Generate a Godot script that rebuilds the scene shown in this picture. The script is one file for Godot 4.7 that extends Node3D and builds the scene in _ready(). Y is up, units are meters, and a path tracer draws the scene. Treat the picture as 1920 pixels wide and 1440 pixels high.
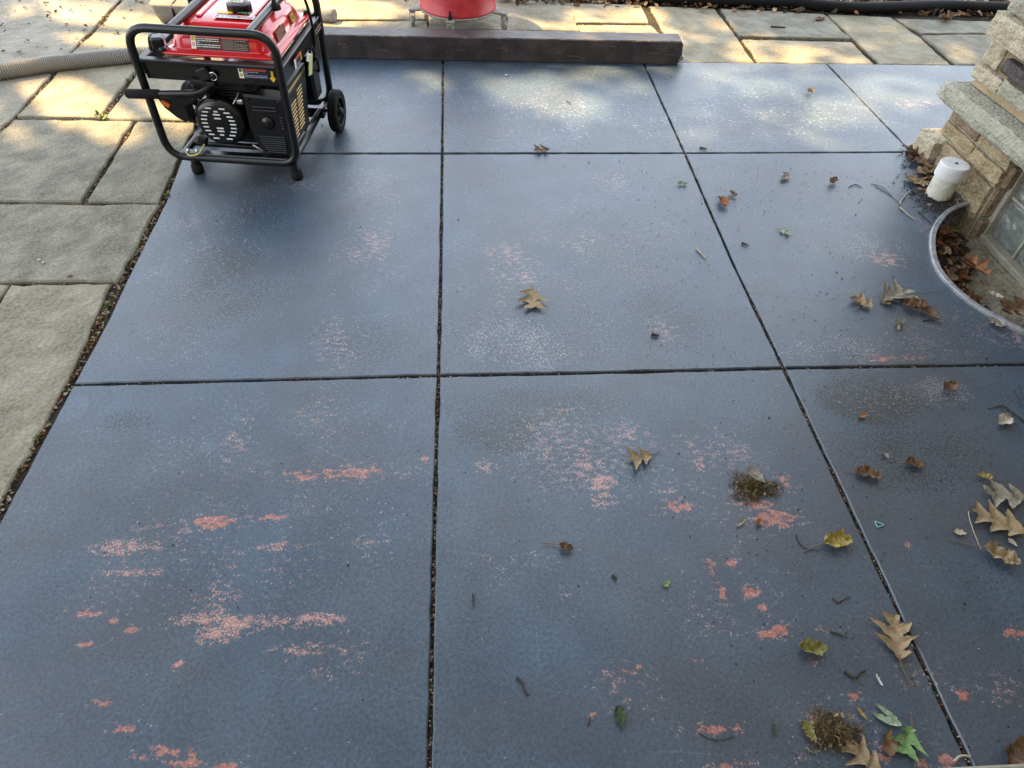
extends Node3D
# Painted concrete patio beside a stone house, with a portable generator, seen from standing height.

var rng := RandomNumberGenerator.new()
var M := {}
var used := {}

# ---------------------------------------------------------------- helpers
func S() -> SurfaceTool:
	var st := SurfaceTool.new()
	st.begin(Mesh.PRIMITIVE_TRIANGLES)
	return st

func numbered(n: String) -> String:
	var k: int = used.get(n, 0)
	used[n] = k + 1
	return n if k == 0 else "%s_%03d" % [n, k]

func obj(called: String, mesh: Mesh, m: Material, parent: Node = null) -> MeshInstance3D:
	var o := MeshInstance3D.new()
	o.mesh = mesh
	o.material_override = m
	o.cast_shadow = GeometryInstance3D.SHADOW_CASTING_SETTING_ON
	if parent == null:
		o.name = numbered(called)
		add_child(o, true)
	else:
		o.name = called
		parent.add_child(o, true)
	return o

func fin(st: SurfaceTool) -> ArrayMesh:
	st.generate_normals()
	return st.commit()

func thing(called: String, label: String, category: String, at := Vector3.ZERO, turn := 0.0, group := "") -> Node3D:
	var o := Node3D.new()
	o.name = numbered(called)
	add_child(o, true)
	o.position = at
	o.rotation.y = turn
	tag(o, label, category, group)
	return o

func tag(o: Node, label: String, category: String, group := "") -> Node:
	o.set_meta("label", label)
	o.set_meta("category", category)
	if group != "":
		o.set_meta("group", group)
	return o

func structure(called: String) -> Node3D:
	var o := Node3D.new()
	o.name = numbered(called)
	add_child(o, true)
	o.set_meta("kind", "structure")
	return o

func tri(st: SurfaceTool, a: Vector3, b: Vector3, c: Vector3) -> void:
	st.add_vertex(a); st.add_vertex(b); st.add_vertex(c)

func quad(st: SurfaceTool, a: Vector3, b: Vector3, c: Vector3, d: Vector3) -> void:
	tri(st, a, b, c); tri(st, a, c, d)

func box(st: SurfaceTool, c: Vector3, s: Vector3, bev := 0.003, bs := Basis.IDENTITY) -> void:
	# chamfered box, flat shaded
	st.set_smooth_group(-1)
	var h := s * 0.5
	var b: float = min(bev, min(h.x, min(h.y, h.z)) * 0.9)
	for ax in 3:
		var a1 := (ax + 1) % 3
		var a2 := (ax + 2) % 3
		for sg in [-1.0, 1.0]:
			var q: Array[Vector3] = []
			for k in [[-1, -1], [1, -1], [1, 1], [-1, 1]]:
				var v := Vector3.ZERO
				v[ax] = sg * h[ax]
				v[a1] = k[0] * (h[a1] - b)
				v[a2] = k[1] * (h[a2] - b)
				q.append(c + bs * v)
			if sg > 0: quad(st, q[3], q[2], q[1], q[0])
			else: quad(st, q[0], q[1], q[2], q[3])
		for s1 in [-1.0, 1.0]:
			for s2 in [-1.0, 1.0]:
				var e: Array[Vector3] = []
				for k in [[0, -1], [0, 1], [1, 1], [1, -1]]:
					var v := Vector3.ZERO
					v[ax] = k[1] * (h[ax] - b)
					v[a1] = s1 * (h[a1] - (b if k[0] == 0 else 0.0))
					v[a2] = s2 * (h[a2] - (0.0 if k[0] == 0 else b))
					e.append(c + bs * v)
				if s1 * s2 > 0: quad(st, e[0], e[1], e[2], e[3])
				else: quad(st, e[3], e[2], e[1], e[0])
	for sx in [-1.0, 1.0]:
		for sy in [-1.0, 1.0]:
			for sz in [-1.0, 1.0]:
				var p := c + bs * Vector3(sx * h.x, sy * (h.y - b), sz * (h.z - b))
				var q := c + bs * Vector3(sx * (h.x - b), sy * h.y, sz * (h.z - b))
				var r := c + bs * Vector3(sx * (h.x - b), sy * (h.y - b), sz * h.z)
				if sx * sy * sz > 0: tri(st, p, r, q)
				else: tri(st, p, q, r)
	st.set_smooth_group(0)

func rings(st: SurfaceTool, rr: Array, closed_ring := true, loop := false) -> void:
	# joins successive rings of points
	var n: int = rr[0].size()
	var last := rr.size() if loop else rr.size() - 1
	for i in last:
		var A: PackedVector3Array = rr[i]
		var B: PackedVector3Array = rr[(i + 1) % rr.size()]
		for j in (n if closed_ring else n - 1):
			var k := (j + 1) % n
			quad(st, A[j], B[j], B[k], A[k])

func fan(st: SurfaceTool, ring: PackedVector3Array, flip := false) -> void:
	var c := Vector3.ZERO
	for p in ring: c += p
	c /= ring.size()
	for j in ring.size():
		var k := (j + 1) % ring.size()
		if flip: tri(st, c, ring[k], ring[j])
		else: tri(st, c, ring[j], ring[k])

func tube(st: SurfaceTool, pts: Array, r, sides := 10, loop := false, caps := true) -> void:
	# r: number or array of radii
	var n := pts.size()
	var rr := []
	var up := Vector3.UP
	for i in n:
		var a: Vector3 = pts[(i - 1 + n) % n] if (loop or i > 0) else pts[i]
		var b: Vector3 = pts[(i + 1) % n] if (loop or i < n - 1) else pts[i]
		var t := (b - a).normalized()
		if i == 0:
			up = Vector3.UP if absf(t.y) < 0.9 else Vector3.RIGHT
		var x := up.cross(t)
		if x.length() < 1e-4: x = Vector3.FORWARD.cross(t)
		x = x.normalized()
		var y := t.cross(x).normalized()
		up = y
		var rad: float = r[i] if r is Array else r
		var ring := PackedVector3Array()
		for j in sides:
			var an := TAU * j / sides
			ring.append(pts[i] + (x * cos(an) + y * sin(an)) * rad)
		rr.append(ring)
	st.set_smooth_group(0)
	rings(st, rr, true, loop)
	if caps and not loop:
		st.set_smooth_group(7)
		fan(st, rr[0], false)
		fan(st, rr[n - 1], true)
		st.set_smooth_group(0)

func arc_path(corners: Array, rad: float, seg := 5, closed := false) -> Array:
	var out := []
	var n := corners.size()
	for i in n:
		if not closed and (i == 0 or i == n - 1):
			out.append(corners[i]); continue
		var p: Vector3 = corners[i]
		var a: Vector3 = (corners[(i - 1 + n) % n] - p).normalized()
		var b: Vector3 = (corners[(i + 1) % n] - p).normalized()
		for k in seg + 1:
			var t := float(k) / seg
			out.append((p + a * rad).lerp(p, t).lerp(p.lerp(p + b * rad, t), t))
	return out

func smooth_path(pts: Array, per := 6) -> Array:
	var c := Curve3D.new()
	for i in pts.size():
		var a: Vector3 = pts[max(i - 1, 0)]
		var b: Vector3 = pts[min(i + 1, pts.size() - 1)]
		var t := (b - a) / 6.0
		c.add_point(pts[i], -t, t)
	var out := []
	var n: int = (pts.size() - 1) * per
	for i in n + 1:
		out.append(c.samplef(float(i) / per))
	return out

func lathe(st: SurfaceTool, prof: Array, seg := 24, xf := Transform3D.IDENTITY, crease := false) -> void:
	# prof: Vector2(radius, height) list, turned about local y
	var rr := []
	for p in prof:
		var ring := PackedVector3Array()
		for j in seg:
			var an := -TAU * j / seg
			ring.append(xf * Vector3(p.x * cos(an), p.y, p.x * sin(an)))
		rr.append(ring)
	if crease:
		for i in rr.size() - 1:
			st.set_smooth_group(i % 30 + 1)
			rings(st, [rr[i + 1], rr[i]])
		st.set_smooth_group(0)
	else:
		var rev := rr.duplicate(); rev.reverse()
		rings(st, rev)

func rrect(cx: float, cz: float, hx: float, hz: float, r: float, y: float, seg := 5) -> PackedVector3Array:
	var ring := PackedVector3Array()
	for q in 4:
		var sx := 1.0 if q in [0, 3] else -1.0
		var sz := 1.0 if q in [0, 1] else -1.0
		for k in seg + 1:
			var an := PI / 2 * (q + float(k) / seg)
			ring.append(Vector3(cx + sx * (hx - r) + cos(an) * r, y, cz + sz * (hz - r) + sin(an) * r))
	return ring

func prism(st: SurfaceTool, poly: PackedVector2Array, top: float, thick: float, bev := 0.004, tilt := Vector3.ZERO, uvr := Rect2()) -> void:
	# a flat slab from a ground outline; tilt = (slope x, unused, slope z); uvr = ground rectangle of the texture
	if Geometry2D.is_polygon_clockwise(poly):
		poly = poly.duplicate(); poly.reverse()
	var inn := poly
	if bev > 0:
		var o := Geometry2D.offset_polygon(poly, -bev)
		if o.size() > 0: inn = o[0]
	var c := Vector2.ZERO
	for p in poly: c += p
	c /= poly.size()
	var sl := Vector2(tilt.x, tilt.z)
	var v: Array[Vector3] = []
	var ix := Geometry2D.triangulate_polygon(inn)
	for i in range(0, ix.size(), 3):
		var a := inn[ix[i]]; var b := inn[ix[i + 1]]; var d := inn[ix[i + 2]]
		if (b - a).cross(d - a) < 0:
			var t := b; b = d; d = t
		for p in [a, b, d]: v.append(Vector3(p.x, top + (p - c).dot(sl), p.y))
	var n := poly.size()
	for i in n:
		var a := poly[i]; var b := poly[(i + 1) % n]
		var ai := nearest(inn, a); var bi := nearest(inn, b)
		var A := Vector3(a.x, top + (a - c).dot(sl) - bev, a.y)
		var B := Vector3(b.x, top + (b - c).dot(sl) - bev, b.y)
		var AI := Vector3(ai.x, top + (ai - c).dot(sl), ai.y)
		var BI := Vector3(bi.x, top + (bi - c).dot(sl), bi.y)
		var dn := Vector3(0, thick, 0)
		v.append_array([A, AI, BI, A, BI, B, A - dn, A, B, A - dn, B, B - dn])
	st.set_smooth_group(-1)
	for p in v:
		if uvr.size.x > 0: st.set_uv(Vector2((p.x - uvr.position.x) / uvr.size.x, (p.z - uvr.position.y) / uvr.size.y))
		st.add_vertex(p)
	st.set_smooth_group(0)

func nearest(p: PackedVector2Array, q: Vector2) -> Vector2:
	var best := p[0]
	for v in p:
		if v.distance_squared_to(q) < best.distance_squared_to(q): best = v
	return best

func rough_outline(poly: PackedVector2Array, step: float, amp: float, nz: FastNoiseLite) -> PackedVector2Array:
	var out := PackedVector2Array()
	for i in poly.size():
		var a := poly[i]; var b := poly[(i + 1) % poly.size()]
		var n: int = max(1, int(a.distance_to(b) / step))
		var nrm := (b - a).normalized().orthogonal()
		for k in n:
			var p := a.lerp(b, float(k) / n)
			if k == 0:
				p = p.lerp((poly[(i - 1 + poly.size()) % poly.size()] + b) * 0.5, 0.0) 
			out.append(p + nrm * nz.get_noise_2d(p.x * 100.0, p.y * 100.0) * amp)
	return out

func V2s(a: Array) -> PackedVector2Array:
	var o := PackedVector2Array()
	for i in range(0, a.size(), 2): o.append(Vector2(a[i], a[i + 1]))
	return o

# ---------------------------------------------------------------- materials
func noise(freq: float, sd := 1, oct := 4, kind := FastNoiseLite.TYPE_SIMPLEX_SMOOTH) -> FastNoiseLite:
	var n := FastNoiseLite.new()
	n.seed = sd
	n.frequency = freq
	n.noise_type = kind
	n.fractal_octaves = oct
	n.fractal_type = FastNoiseLite.FRACTAL_FBM if oct > 1 else FastNoiseLite.FRACTAL_NONE
	return n

func lin(r: float, g: float, b: float) -> Color:
	return Color(r, g, b).linear_to_srgb()

func even_bytes(im: Image) -> PackedByteArray:
	# noise image as bytes whose values are spread evenly over 0..255
	im.convert(Image.FORMAT_L8)
	var d := im.get_data()
	var hist := PackedInt32Array(); hist.resize(256)
	for v in d: hist[v] += 1
	var lut := PackedByteArray(); lut.resize(256)
	var sum := 0
	for i in 256:
		lut[i] = int(255.0 * (sum + hist[i] * 0.5) / d.size())
		sum += hist[i]
	for i in d.size(): d[i] = lut[d[i]]
	return d

func ramp_tex(size: int, fa: float, fb: float, sd: int, stops: Array, mixb := 0.5, stretch := 1) -> ImageTexture:
	# two layers of noise (coarse fa, fine fb) run through a ramp of linear colours
	var A := even_bytes(noise(fa, sd, 4).get_seamless_image(size, size))
	var ib := noise(fb, sd + 9, 3).get_seamless_image(size / stretch, size)
	if stretch > 1: ib.resize(size, size, Image.INTERPOLATE_CUBIC)
	var B := even_bytes(ib)
	var lut := PackedColorArray()
	for i in 256:
		var t := i / 255.0 * (stops.size() - 1)
		var k: int = min(int(t), stops.size() - 2)
		lut.append((stops[k] as Color).lerp(stops[k + 1], t - k).linear_to_srgb())
	var o := PackedByteArray(); o.resize(size * size * 3)
	for i in size * size:
		var c := lut[int(A[i] * (1.0 - mixb) + B[i] * mixb)]
		o[i * 3] = c.r8; o[i * 3 + 1] = c.g8; o[i * 3 + 2] = c.b8
	var im := Image.create_from_data(size, size, false, Image.FORMAT_RGB8, o)
	return ImageTexture.create_from_image(im)

func bump_tex(size: int, f: float, sd: int, strength: float, oct := 4) -> ImageTexture:
	var im := noise(f, sd, oct).get_seamless_image(size, size)
	im.convert(Image.FORMAT_RGBA8)
	im.bump_map_to_normal_map(strength)
	return ImageTexture.create_from_image(im)

func mat(c: Color, rough := 0.6, metal := 0.0) -> StandardMaterial3D:
	var m := StandardMaterial3D.new()
	m.albedo_color = c
	m.roughness = rough
	m.metallic = metal
	return m

func tmat(tex: Texture2D, rough: float, per_metre: float, bump: Texture2D = null, bs := 1.0) -> StandardMaterial3D:
	var m := mat(Color.WHITE, rough)
	m.albedo_texture = tex
	m.uv1_triplanar = true
	m.uv1_world_triplanar = true
	m.uv1_scale = Vector3.ONE * per_metre
	if bump:
		m.normal_enabled = true
		m.normal_texture = bump
		m.normal_scale = bs
	return m

func make_materials() -> void:
	M.black = mat(lin(.005, .005, .0055), .30)
	M.black_gloss = mat(lin(.004, .004, .0045), .25)
	M.black_plastic = mat(lin(.006, .006, .0065), .5)
	M.rubber = mat(lin(.010, .010, .0105), .75)
	M.foam = mat(lin(.014, .014, .016), .9)
	M.engine = mat(lin(.03, .03, .03), .5, .5)
	M.steel = mat(lin(.55, .55, .55), .3, 1.0)
	M.zinc = mat(lin(.5, .5, .48), .5, .8)
	M.red = mat(lin(.64, .012, .015), .22)
	M.red.clearcoat_enabled = true
	M.red.clearcoat = 0.8
	M.red.clearcoat_roughness = 0.08
	M.brass = mat(lin(.42, .30, .12), .42, .5)
	M.orange = mat(lin(.75, .16, .03), .5)
	M.white_paint = mat(lin(.72, .72, .72), .5)
	M.yellow = mat(lin(.75, .5, .04), .5)
	M.tag = mat(lin(.5, .52, .25), .6)
	M.tag_white = mat(lin(.66, .72, .66), .6)
	M.chrome = mat(lin(.7, .7, .72), .15, 1.0)
	M.wire_yellow = mat(lin(.55, .45, .1), .5)
	M.soil = tmat(ramp_tex(256, .012, .09, 3, [Color(.012, .009, .006), Color(.03, .021, .013), Color(.055, .04, .025)], .6), .95, 2.2, bump_tex(256, .09, 4, 9.0), 1.0)
	var fs := [[Color(.14, .125, .085), Color(.22, .20, .14), Color(.265, .24, .175), Color(.34, .31, .235)],
		[Color(.15, .13, .09), Color(.24, .21, .145), Color(.29, .26, .185), Color(.35, .32, .24)],
		[Color(.11, .10, .075), Color(.18, .168, .128), Color(.225, .21, .16), Color(.30, .28, .22)]]
	M.flag = []
	var fb := bump_tex(512, .022, 21, 14.0, 6)
	for k in 3:
		M.flag.append(tmat(ramp_tex(512, .009, .13, 30 + k * 5, fs[k], .5, 1), .88, .9 + .07 * k, fb, .22))
	M.concrete = tmat(ramp_tex(512, .008, .12, 51, [Color(.20, .18, .14), Color(.28, .255, .20), Color(.34, .315, .26)], .45), .85, .8, fb, .35)
	var sb := bump_tex(512, .03, 61, 16.0, 5)
	M.stone = []
	for c in [[Color(.17, .125, .065), Color(.36, .285, .165), Color(.46, .38, .24)], [Color(.28, .24, .16), Color(.46, .40, .28), Color(.56, .51, .39)],
			[Color(.17, .12, .07), Color(.26, .185, .115), Color(.36, .28, .19)], [Color(.03, .023, .024), Color(.065, .052, .052), Color(.14, .12, .115)],
			[Color(.25, .24, .18), Color(.36, .35, .27), Color(.45, .44, .36)]]:
		M.stone.append(tmat(ramp_tex(256, .012, .10, 70 + M.stone.size() * 3, c, .5), .92, 3.0, sb, 1.0))
	M.mortar = tmat(ramp_tex(256, .012, .16, 91, [Color(.27, .25, .19), Color(.38, .36, .29), Color(.45, .43, .37)], .6), .95, 4.0, sb, .7)
	M.sand_mortar = tmat(ramp_tex(256, .012, .12, 95, [Color(.16, .12, .07), Color(.31, .235, .13), Color(.37, .29, .17)], .5), .95, 3.0, sb, .8)
	M.sill = tmat(ramp_tex(256, .010, .12, 97, [Color(.10, .09, .065), Color(.26, .23, .16), Color(.36, .33, .25)], .45), .9, 2.0, sb, .7)
	M.beam = tmat(ramp_tex(512, .008, .14, 101, [Color(.018, .015, .015), Color(.032, .026, .026), Color(.055, .044, .042), Color(.085, .07, .066)], .5), .5, 1.3, bump_tex(256, .05, 102, 4.0), .12)
	M.bare_wood = mat(lin(.34, .24, .12), .8)
	M.vac_red = tmat(ramp_tex(256, .01, .11, 111, [Color(.32, .010, .018), Color(.44, .012, .022), Color(.48, .03, .035), Color(.50, .09, .085)], .5), .4, 2.5)
	M.caster = tmat(ramp_tex(256, .012, .12, 113, [Color(.13, .12, .10), Color(.26, .25, .22), Color(.40, .38, .34)], .5), .7, 9.0)
	M.grey_plastic = tmat(ramp_tex(256, .02, .2, 115, [Color(.09, .085, .075), Color(.14, .13, .115), Color(.19, .175, .15)], .6), .7, 4.0)
	M.hose = mat(lin(.24, .225, .195), .6)
	M.drain = mat(lin(.006, .006, .0065), .6)
	M.pvc = tmat(ramp_tex(256, .012, .1, 117, [Color(.40, .38, .28), Color(.62, .60, .50), Color(.68, .67, .60)], .4), .45, 4.0)
	M.pvc_cap = tmat(ramp_tex(256, .012, .2, 119, [Color(.55, .55, .54), Color(.74, .74, .73), Color(.76, .76, .75)], .5), .45, 5.0)
	M.galv = tmat(ramp_tex(256, .015, .16, 121, [Color(.13, .135, .14), Color(.30, .31, .33), Color(.40, .415, .43)], .5), .5, 5.0)
	M.galv.metallic = .35
	M.glass = mat(lin(.70, .78, .72), .08)
	M.glass.normal_enabled = true
	M.glass.normal_texture = bump_tex(256, .012, 131, 22.0, 2)
	M.glass.uv1_triplanar = true
	M.glass.uv1_world_triplanar = true
	M.glass.uv1_scale = Vector3.ONE * 4.0
	M.glass.refraction_enabled = true
	M.glass.refraction_scale = 0.05
	M.glass.transparency = BaseMaterial3D.TRANSPARENCY_ALPHA
	M.glass.albedo_color.a = .25
	M.room = tmat(ramp_tex(128, .02, .05, 133, [Color(.16, .125, .085), Color(.48, .47, .42), Color(.70, .74, .70)], .4), .9, 3.0)
	var leaf_cols := {"tan": [Color(.17, .115, .055), Color(.30, .215, .115), Color(.40, .30, .175)], "brown": [Color(.055, .03, .014), Color(.14, .075, .035), Color(.24, .14, .07)],
		"orange": [Color(.12, .045, .015), Color(.28, .11, .04), Color(.36, .17, .075)], "grey": [Color(.12, .10, .07), Color(.25, .22, .165), Color(.36, .33, .27)],
		"green": [Color(.05, .12, .03), Color(.14, .26, .08), Color(.30, .40, .18)], "pale_green": [Color(.12, .20, .12), Color(.27, .36, .24), Color(.42, .48, .35)],
		"dark_green": [Color(.012, .025, .008), Color(.03, .055, .015), Color(.07, .10, .03)], "yellow": [Color(.14, .095, .015), Color(.32, .235, .05), Color(.46, .36, .12)],
		"olive": [Color(.07, .065, .012), Color(.17, .16, .035), Color(.28, .26, .08)], "pale": [Color(.34, .27, .20), Color(.48, .40, .31), Color(.58, .52, .43)],
		"white": [Color(.5, .49, .44), Color(.6, .59, .54), Color(.66, .65, .6)], "dark": [Color(.012, .009, .006), Color(.03, .02, .013), Color(.06, .042, .028)]}
	M.leaf = {}
	var i := 0
	for k in leaf_cols:
		var m := tmat(ramp_tex(128, .02, .14, 140 + i, leaf_cols[k], .5), .7, 14.0)
		m.backlight_enabled = true
		m.backlight = lin(.06, .045, .02)
		M.leaf[k] = m
		i += 1
	M.twig = mat(lin(.045, .034, .025), .85)
	M.pale_twig = mat(lin(.36, .31, .24), .8)
	M.vein = mat(lin(.16, .10, .05), .7)
	M.moss = mat(lin(.10, .072, .03), .95)
	M.dry_moss = mat(lin(.24, .18, .085), .95)
	M.weed = mat(lin(.10, .17, .025), .7)
	M.bark = tmat(ramp_tex(256, .012, .08, 181, [Color(.03, .024, .018), Color(.07, .055, .042), Color(.12, .10, .08)], .5), .95, 1.0)
	M.canopy = mat(lin(.05, .085, .022), .6)
	M.canopy.backlight_enabled = true
	M.canopy.backlight = lin(.05, .08, .015)
	M.teal = mat(lin(.25, .55, .47), .5)
	M.bit = mat(Color.WHITE, .9)
	M.bit.vertex_color_use_as_albedo = true
	for k in ["black_plastic", "rubber", "foam", "drain", "engine"]: M[k].metallic_specular = .28
	M.black_plastic.metallic_specular = .42
	M.black_plastic.roughness = .38
	M.pebble = mat(lin(.5, .48, .44), .8)

func print_mat(w: int, h: int, bg: Color, rects: Array) -> StandardMaterial3D:
	# flat print: rects = [x, y, w, h, colour] in pixels
	var im := Image.create(w, h, false, Image.FORMAT_RGB8)
	im.fill(bg)
	for r in rects: im.fill_rect(Rect2i(r[0], r[1], r[2], r[3]), r[4])
	var m := mat(Color.WHITE, .4)
	m.albedo_texture = ImageTexture.create_from_image(im)
	return m

func text_rows(x0: int, y0: int, x1: int, y1: int, pitch: int, c: Color, sd: int) -> Array:
	var r := RandomNumberGenerator.new(); r.seed = sd
	var out := []
	var y := y0
	while y + pitch / 2 <= y1:
		var x := x0
		while x < x1 - 4:
			var w: int = min(r.randi_range(4, 14), x1 - x)
			out.append([x, y, w, max(1, pitch / 2), c])
			x += w + 2
			if r.randf() < .08: break
		y += pitch
	return out

func label_quad(a: Vector3, b: Vector3, c: Vector3, d: Vector3, m: Material, called: String, parent: Node) -> MeshInstance3D:
	# a (top left) b (top right) c (bottom right) d (bottom left)
	var st := S()
	st.set_smooth_group(-1)
	var p := [a, b, c, a, c, d]
	var u := [Vector2(0, 0), Vector2(1, 0), Vector2(1, 1), Vector2(0, 0), Vector2(1, 1), Vector2(0, 1)]
	for i in 6:
		st.set_uv(u[i]); st.add_vertex(p[i])
	return obj(called, fin(st), m, parent)

# ---------------------------------------------------------------- painted concrete surface
func paint_surface(x0: float, z0: float, w: int, h: int, px: float, patches: Array, cracks: Array, sd: int, ca: Color, cb: Color, pins: float) -> StandardMaterial3D:
	# worn blue-grey floor paint over pink concrete, one texel is px metres
	var fine := even_bytes(noise(.17, sd, 2).get_seamless_image(1024, 1024))
	var flake_im := noise(.10, sd + 1, 4).get_seamless_image(512, 1024)
	flake_im.resize(1024, 1024, Image.INTERPOLATE_CUBIC)
	var flake := even_bytes(flake_im)
	var grit := even_bytes(noise(.34, sd + 2, 1).get_seamless_image(1024, 1024))
	var low := noise(.0038 * px / .002, sd + 3, 4).get_image(w, h)
	low.convert(Image.FORMAT_L8)
	var lowb := low.get_data()
	var low2 := noise(.009 * px / .002, sd + 4, 4).get_image(w, h)
	low2.convert(Image.FORMAT_L8)
	var low2b := low2.get_data()
	var o := PackedByteArray(); o.resize(w * h * 3)
	var base := PackedColorArray()
	for i in 256:
		var t := clampf((i / 255.0 - .5) * 1.5 + .5, 0, 1)
		base.append(ca.lerp(cb, t))
	var lutr := PackedByteArray(); lutr.resize(65536)
	# shade of grain: fine noise moves the paint's tone a little
	var gain := PackedFloat32Array()
	for i in 256: gain.append(.72 + .56 * i / 255.0)
	var s := PackedByteArray(); s.resize(1025)
	for i in 1025: s[i] = Color(i / 1024.0, 0, 0).linear_to_srgb().r8
	for y in h:
		var row := (y & 1023) << 10
		for x in w:
			var i := y * w + x
			var c := base[lowb[i]]
			var gi := gain[fine[row + (x & 1023)]] * (.76 + low2b[i] * .0019) * 1024.0
			var k := i * 3
			o[k] = s[mini(1024, int(c.r * gi))]
			o[k + 1] = s[mini(1024, int(c.g * gi))]
			o[k + 2] = s[mini(1024, int(c.b * gi))]
	# sparse dark grit and pale pin holes everywhere
	var r := RandomNumberGenerator.new(); r.seed = sd
	for k in int(w * h * .006):
		var x := r.randi_range(0, w - 2); var y := r.randi_range(0, h - 2)
		var i := (y * w + x) * 3
		var v := 18 if r.randf() > pins else r.randi_range(110, 175)
		o[i] = v; o[i + 1] = v; o[i + 2] = v
		if r.randf() < .25:
			o[i + 3] = v; o[i + 4] = v; o[i + 5] = v
	# worn patches: x, z, rx, rz, kind, strength
	for p in patches:
		var cx: float = (p[0] - x0) / px; var cy: float = (p[1] - z0) / px
		var rx: float = p[2] / px; var ry: float = p[3] / px
		var kind: int = p[4]; var st: float = p[5]
		for y in range(max(0, int(cy - ry)), min(h, int(cy + ry) + 1)):
			var dy := (y - cy) / ry
			for x in range(max(0, int(cx - rx)), min(w, int(cx + rx) + 1)):
				var dx := (x - cx) / rx
				var d := 1.0 - dx * dx - dy * dy
				if d <= 0.0: continue
				var ti := ((y & 1023) << 10) + (x & 1023)
				var i := (y * w + x) * 3
				var wide := clampf((low2b[y * w + x] - 128.0) * .006 + 1.02, .6, 1.5)
				var t := st * sqrt(d) * wide * 255.0
				var f := flake[ti]
				match kind:
					0: # orange-red concrete laid bare in solid flakes
						if f * .62 + grit[ti] * .38 < t * .95:
							var v := fine[ti] * .16
							o[i] = 134 + int(v); o[i + 1] = 78 + int(v * .9); o[i + 2] = 66 + int(v * .9)
					1: # pink and whitish flakes
						if f * .46 + grit[ti] * .54 < t * .76:
							var v := grit[(ti + 4321) & 1048575] * .22
							o[i] = 138 + int(v); o[i + 1] = 88 + int(v * 1.35); o[i + 2] = 78 + int(v * 1.4)
					2: # pale pin specks
						if grit[ti] * .86 + f * .14 < t * .42:
							var v := fine[ti] * .28
							o[i] = 132 + int(v); o[i + 1] = 118 + int(v); o[i + 2] = 114 + int(v)
					3: # dark grime speckle
						if grit[ti] * .6 + fine[ti] * .4 < t * 1.1:
							o[i] = o[i] * 5 / 9; o[i + 1] = o[i + 1] * 5 / 9; o[i + 2] = o[i + 2] / 2
					4: # dull purple-brown film of old dirt, mottled
						var a := minf(1.0, d * 1.6) * st * (.35 + f / 255.0 * .65)
						o[i] = int(lerpf(o[i], 66, a)); o[i + 1] = int(lerpf(o[i + 1], 62, a)); o[i + 2] = int(lerpf(o[i + 2], 68, a))
					5: # lighter repainted spot with a crisp edge
						if f * .25 + 10 < d * 255.0:
							o[i] = mini(255, o[i] + 9); o[i + 1] = mini(255, o[i + 1] + 10); o[i + 2] = mini(255, o[i + 2] + 11)
	# hairline scratches
	for k in 420:
		var a := Vector2(r.randf() * w, r.randf() * h)
		var an := r.randf_range(-.5, .5) + (PI / 2 if r.randf() < .4 else 0.0)
		var n := r.randi_range(10, 60)
		for q in n:
			an += r.randf_range(-.04, .04)
			a += Vector2(cos(an), sin(an))
			var x := int(a.x); var y := int(a.y)
			if x < 0 or y < 0 or x >= w or y >= h or r.randf() < .3: continue
			var i := (y * w + x) * 3
			o[i] = mini(255, o[i] + 26); o[i + 1] = mini(255, o[i + 1] + 28); o[i + 2] = mini(255, o[i + 2] + 28)
	for cr in cracks:
		for j in range(0, cr.size() - 2, 2):
			var a := Vector2((cr[j] - x0) / px, (cr[j + 1] - z0) / px)
			var b := Vector2((cr[j + 2] - x0) / px, (cr[j + 3] - z0) / px)
			var n := int(a.distance_to(b)) + 1
			for q in n:
				var p := a.lerp(b, float(q) / n) + Vector2(0, 2.2 * sin(q * .21 + j) + r.randf_range(-.6, .6))
				var x := int(p.x); var y := int(p.y)
				if x < 0 or y < 0 or x >= w or y >= h: continue
				var i := (y * w + x) * 3
				o[i] = 22; o[i + 1] = 21; o[i + 2] = 21
				if y + 1 < h and r.randf() < .7:
					var i2 := i + w * 3
					o[i2] = 22; o[i2 + 1] = 21; o[i2 + 2] = 21
	var im := Image.create_from_data(w, h, false, Image.FORMAT_RGB8, o)
	var m := mat(Color.WHITE, .43)
	m.metallic_specular = .75
	m.albedo_texture = ImageTexture.create_from_image(im)
	var hm := noise(.33, sd + 7, 3).get_image(w, h)
	hm.convert(Image.FORMAT_RGBA8)
	hm.bump_map_to_normal_map(3.0)
	m.normal_enabled = true
	m.normal_texture = ImageTexture.create_from_image(hm)
	m.normal_scale = .06
	return m

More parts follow.
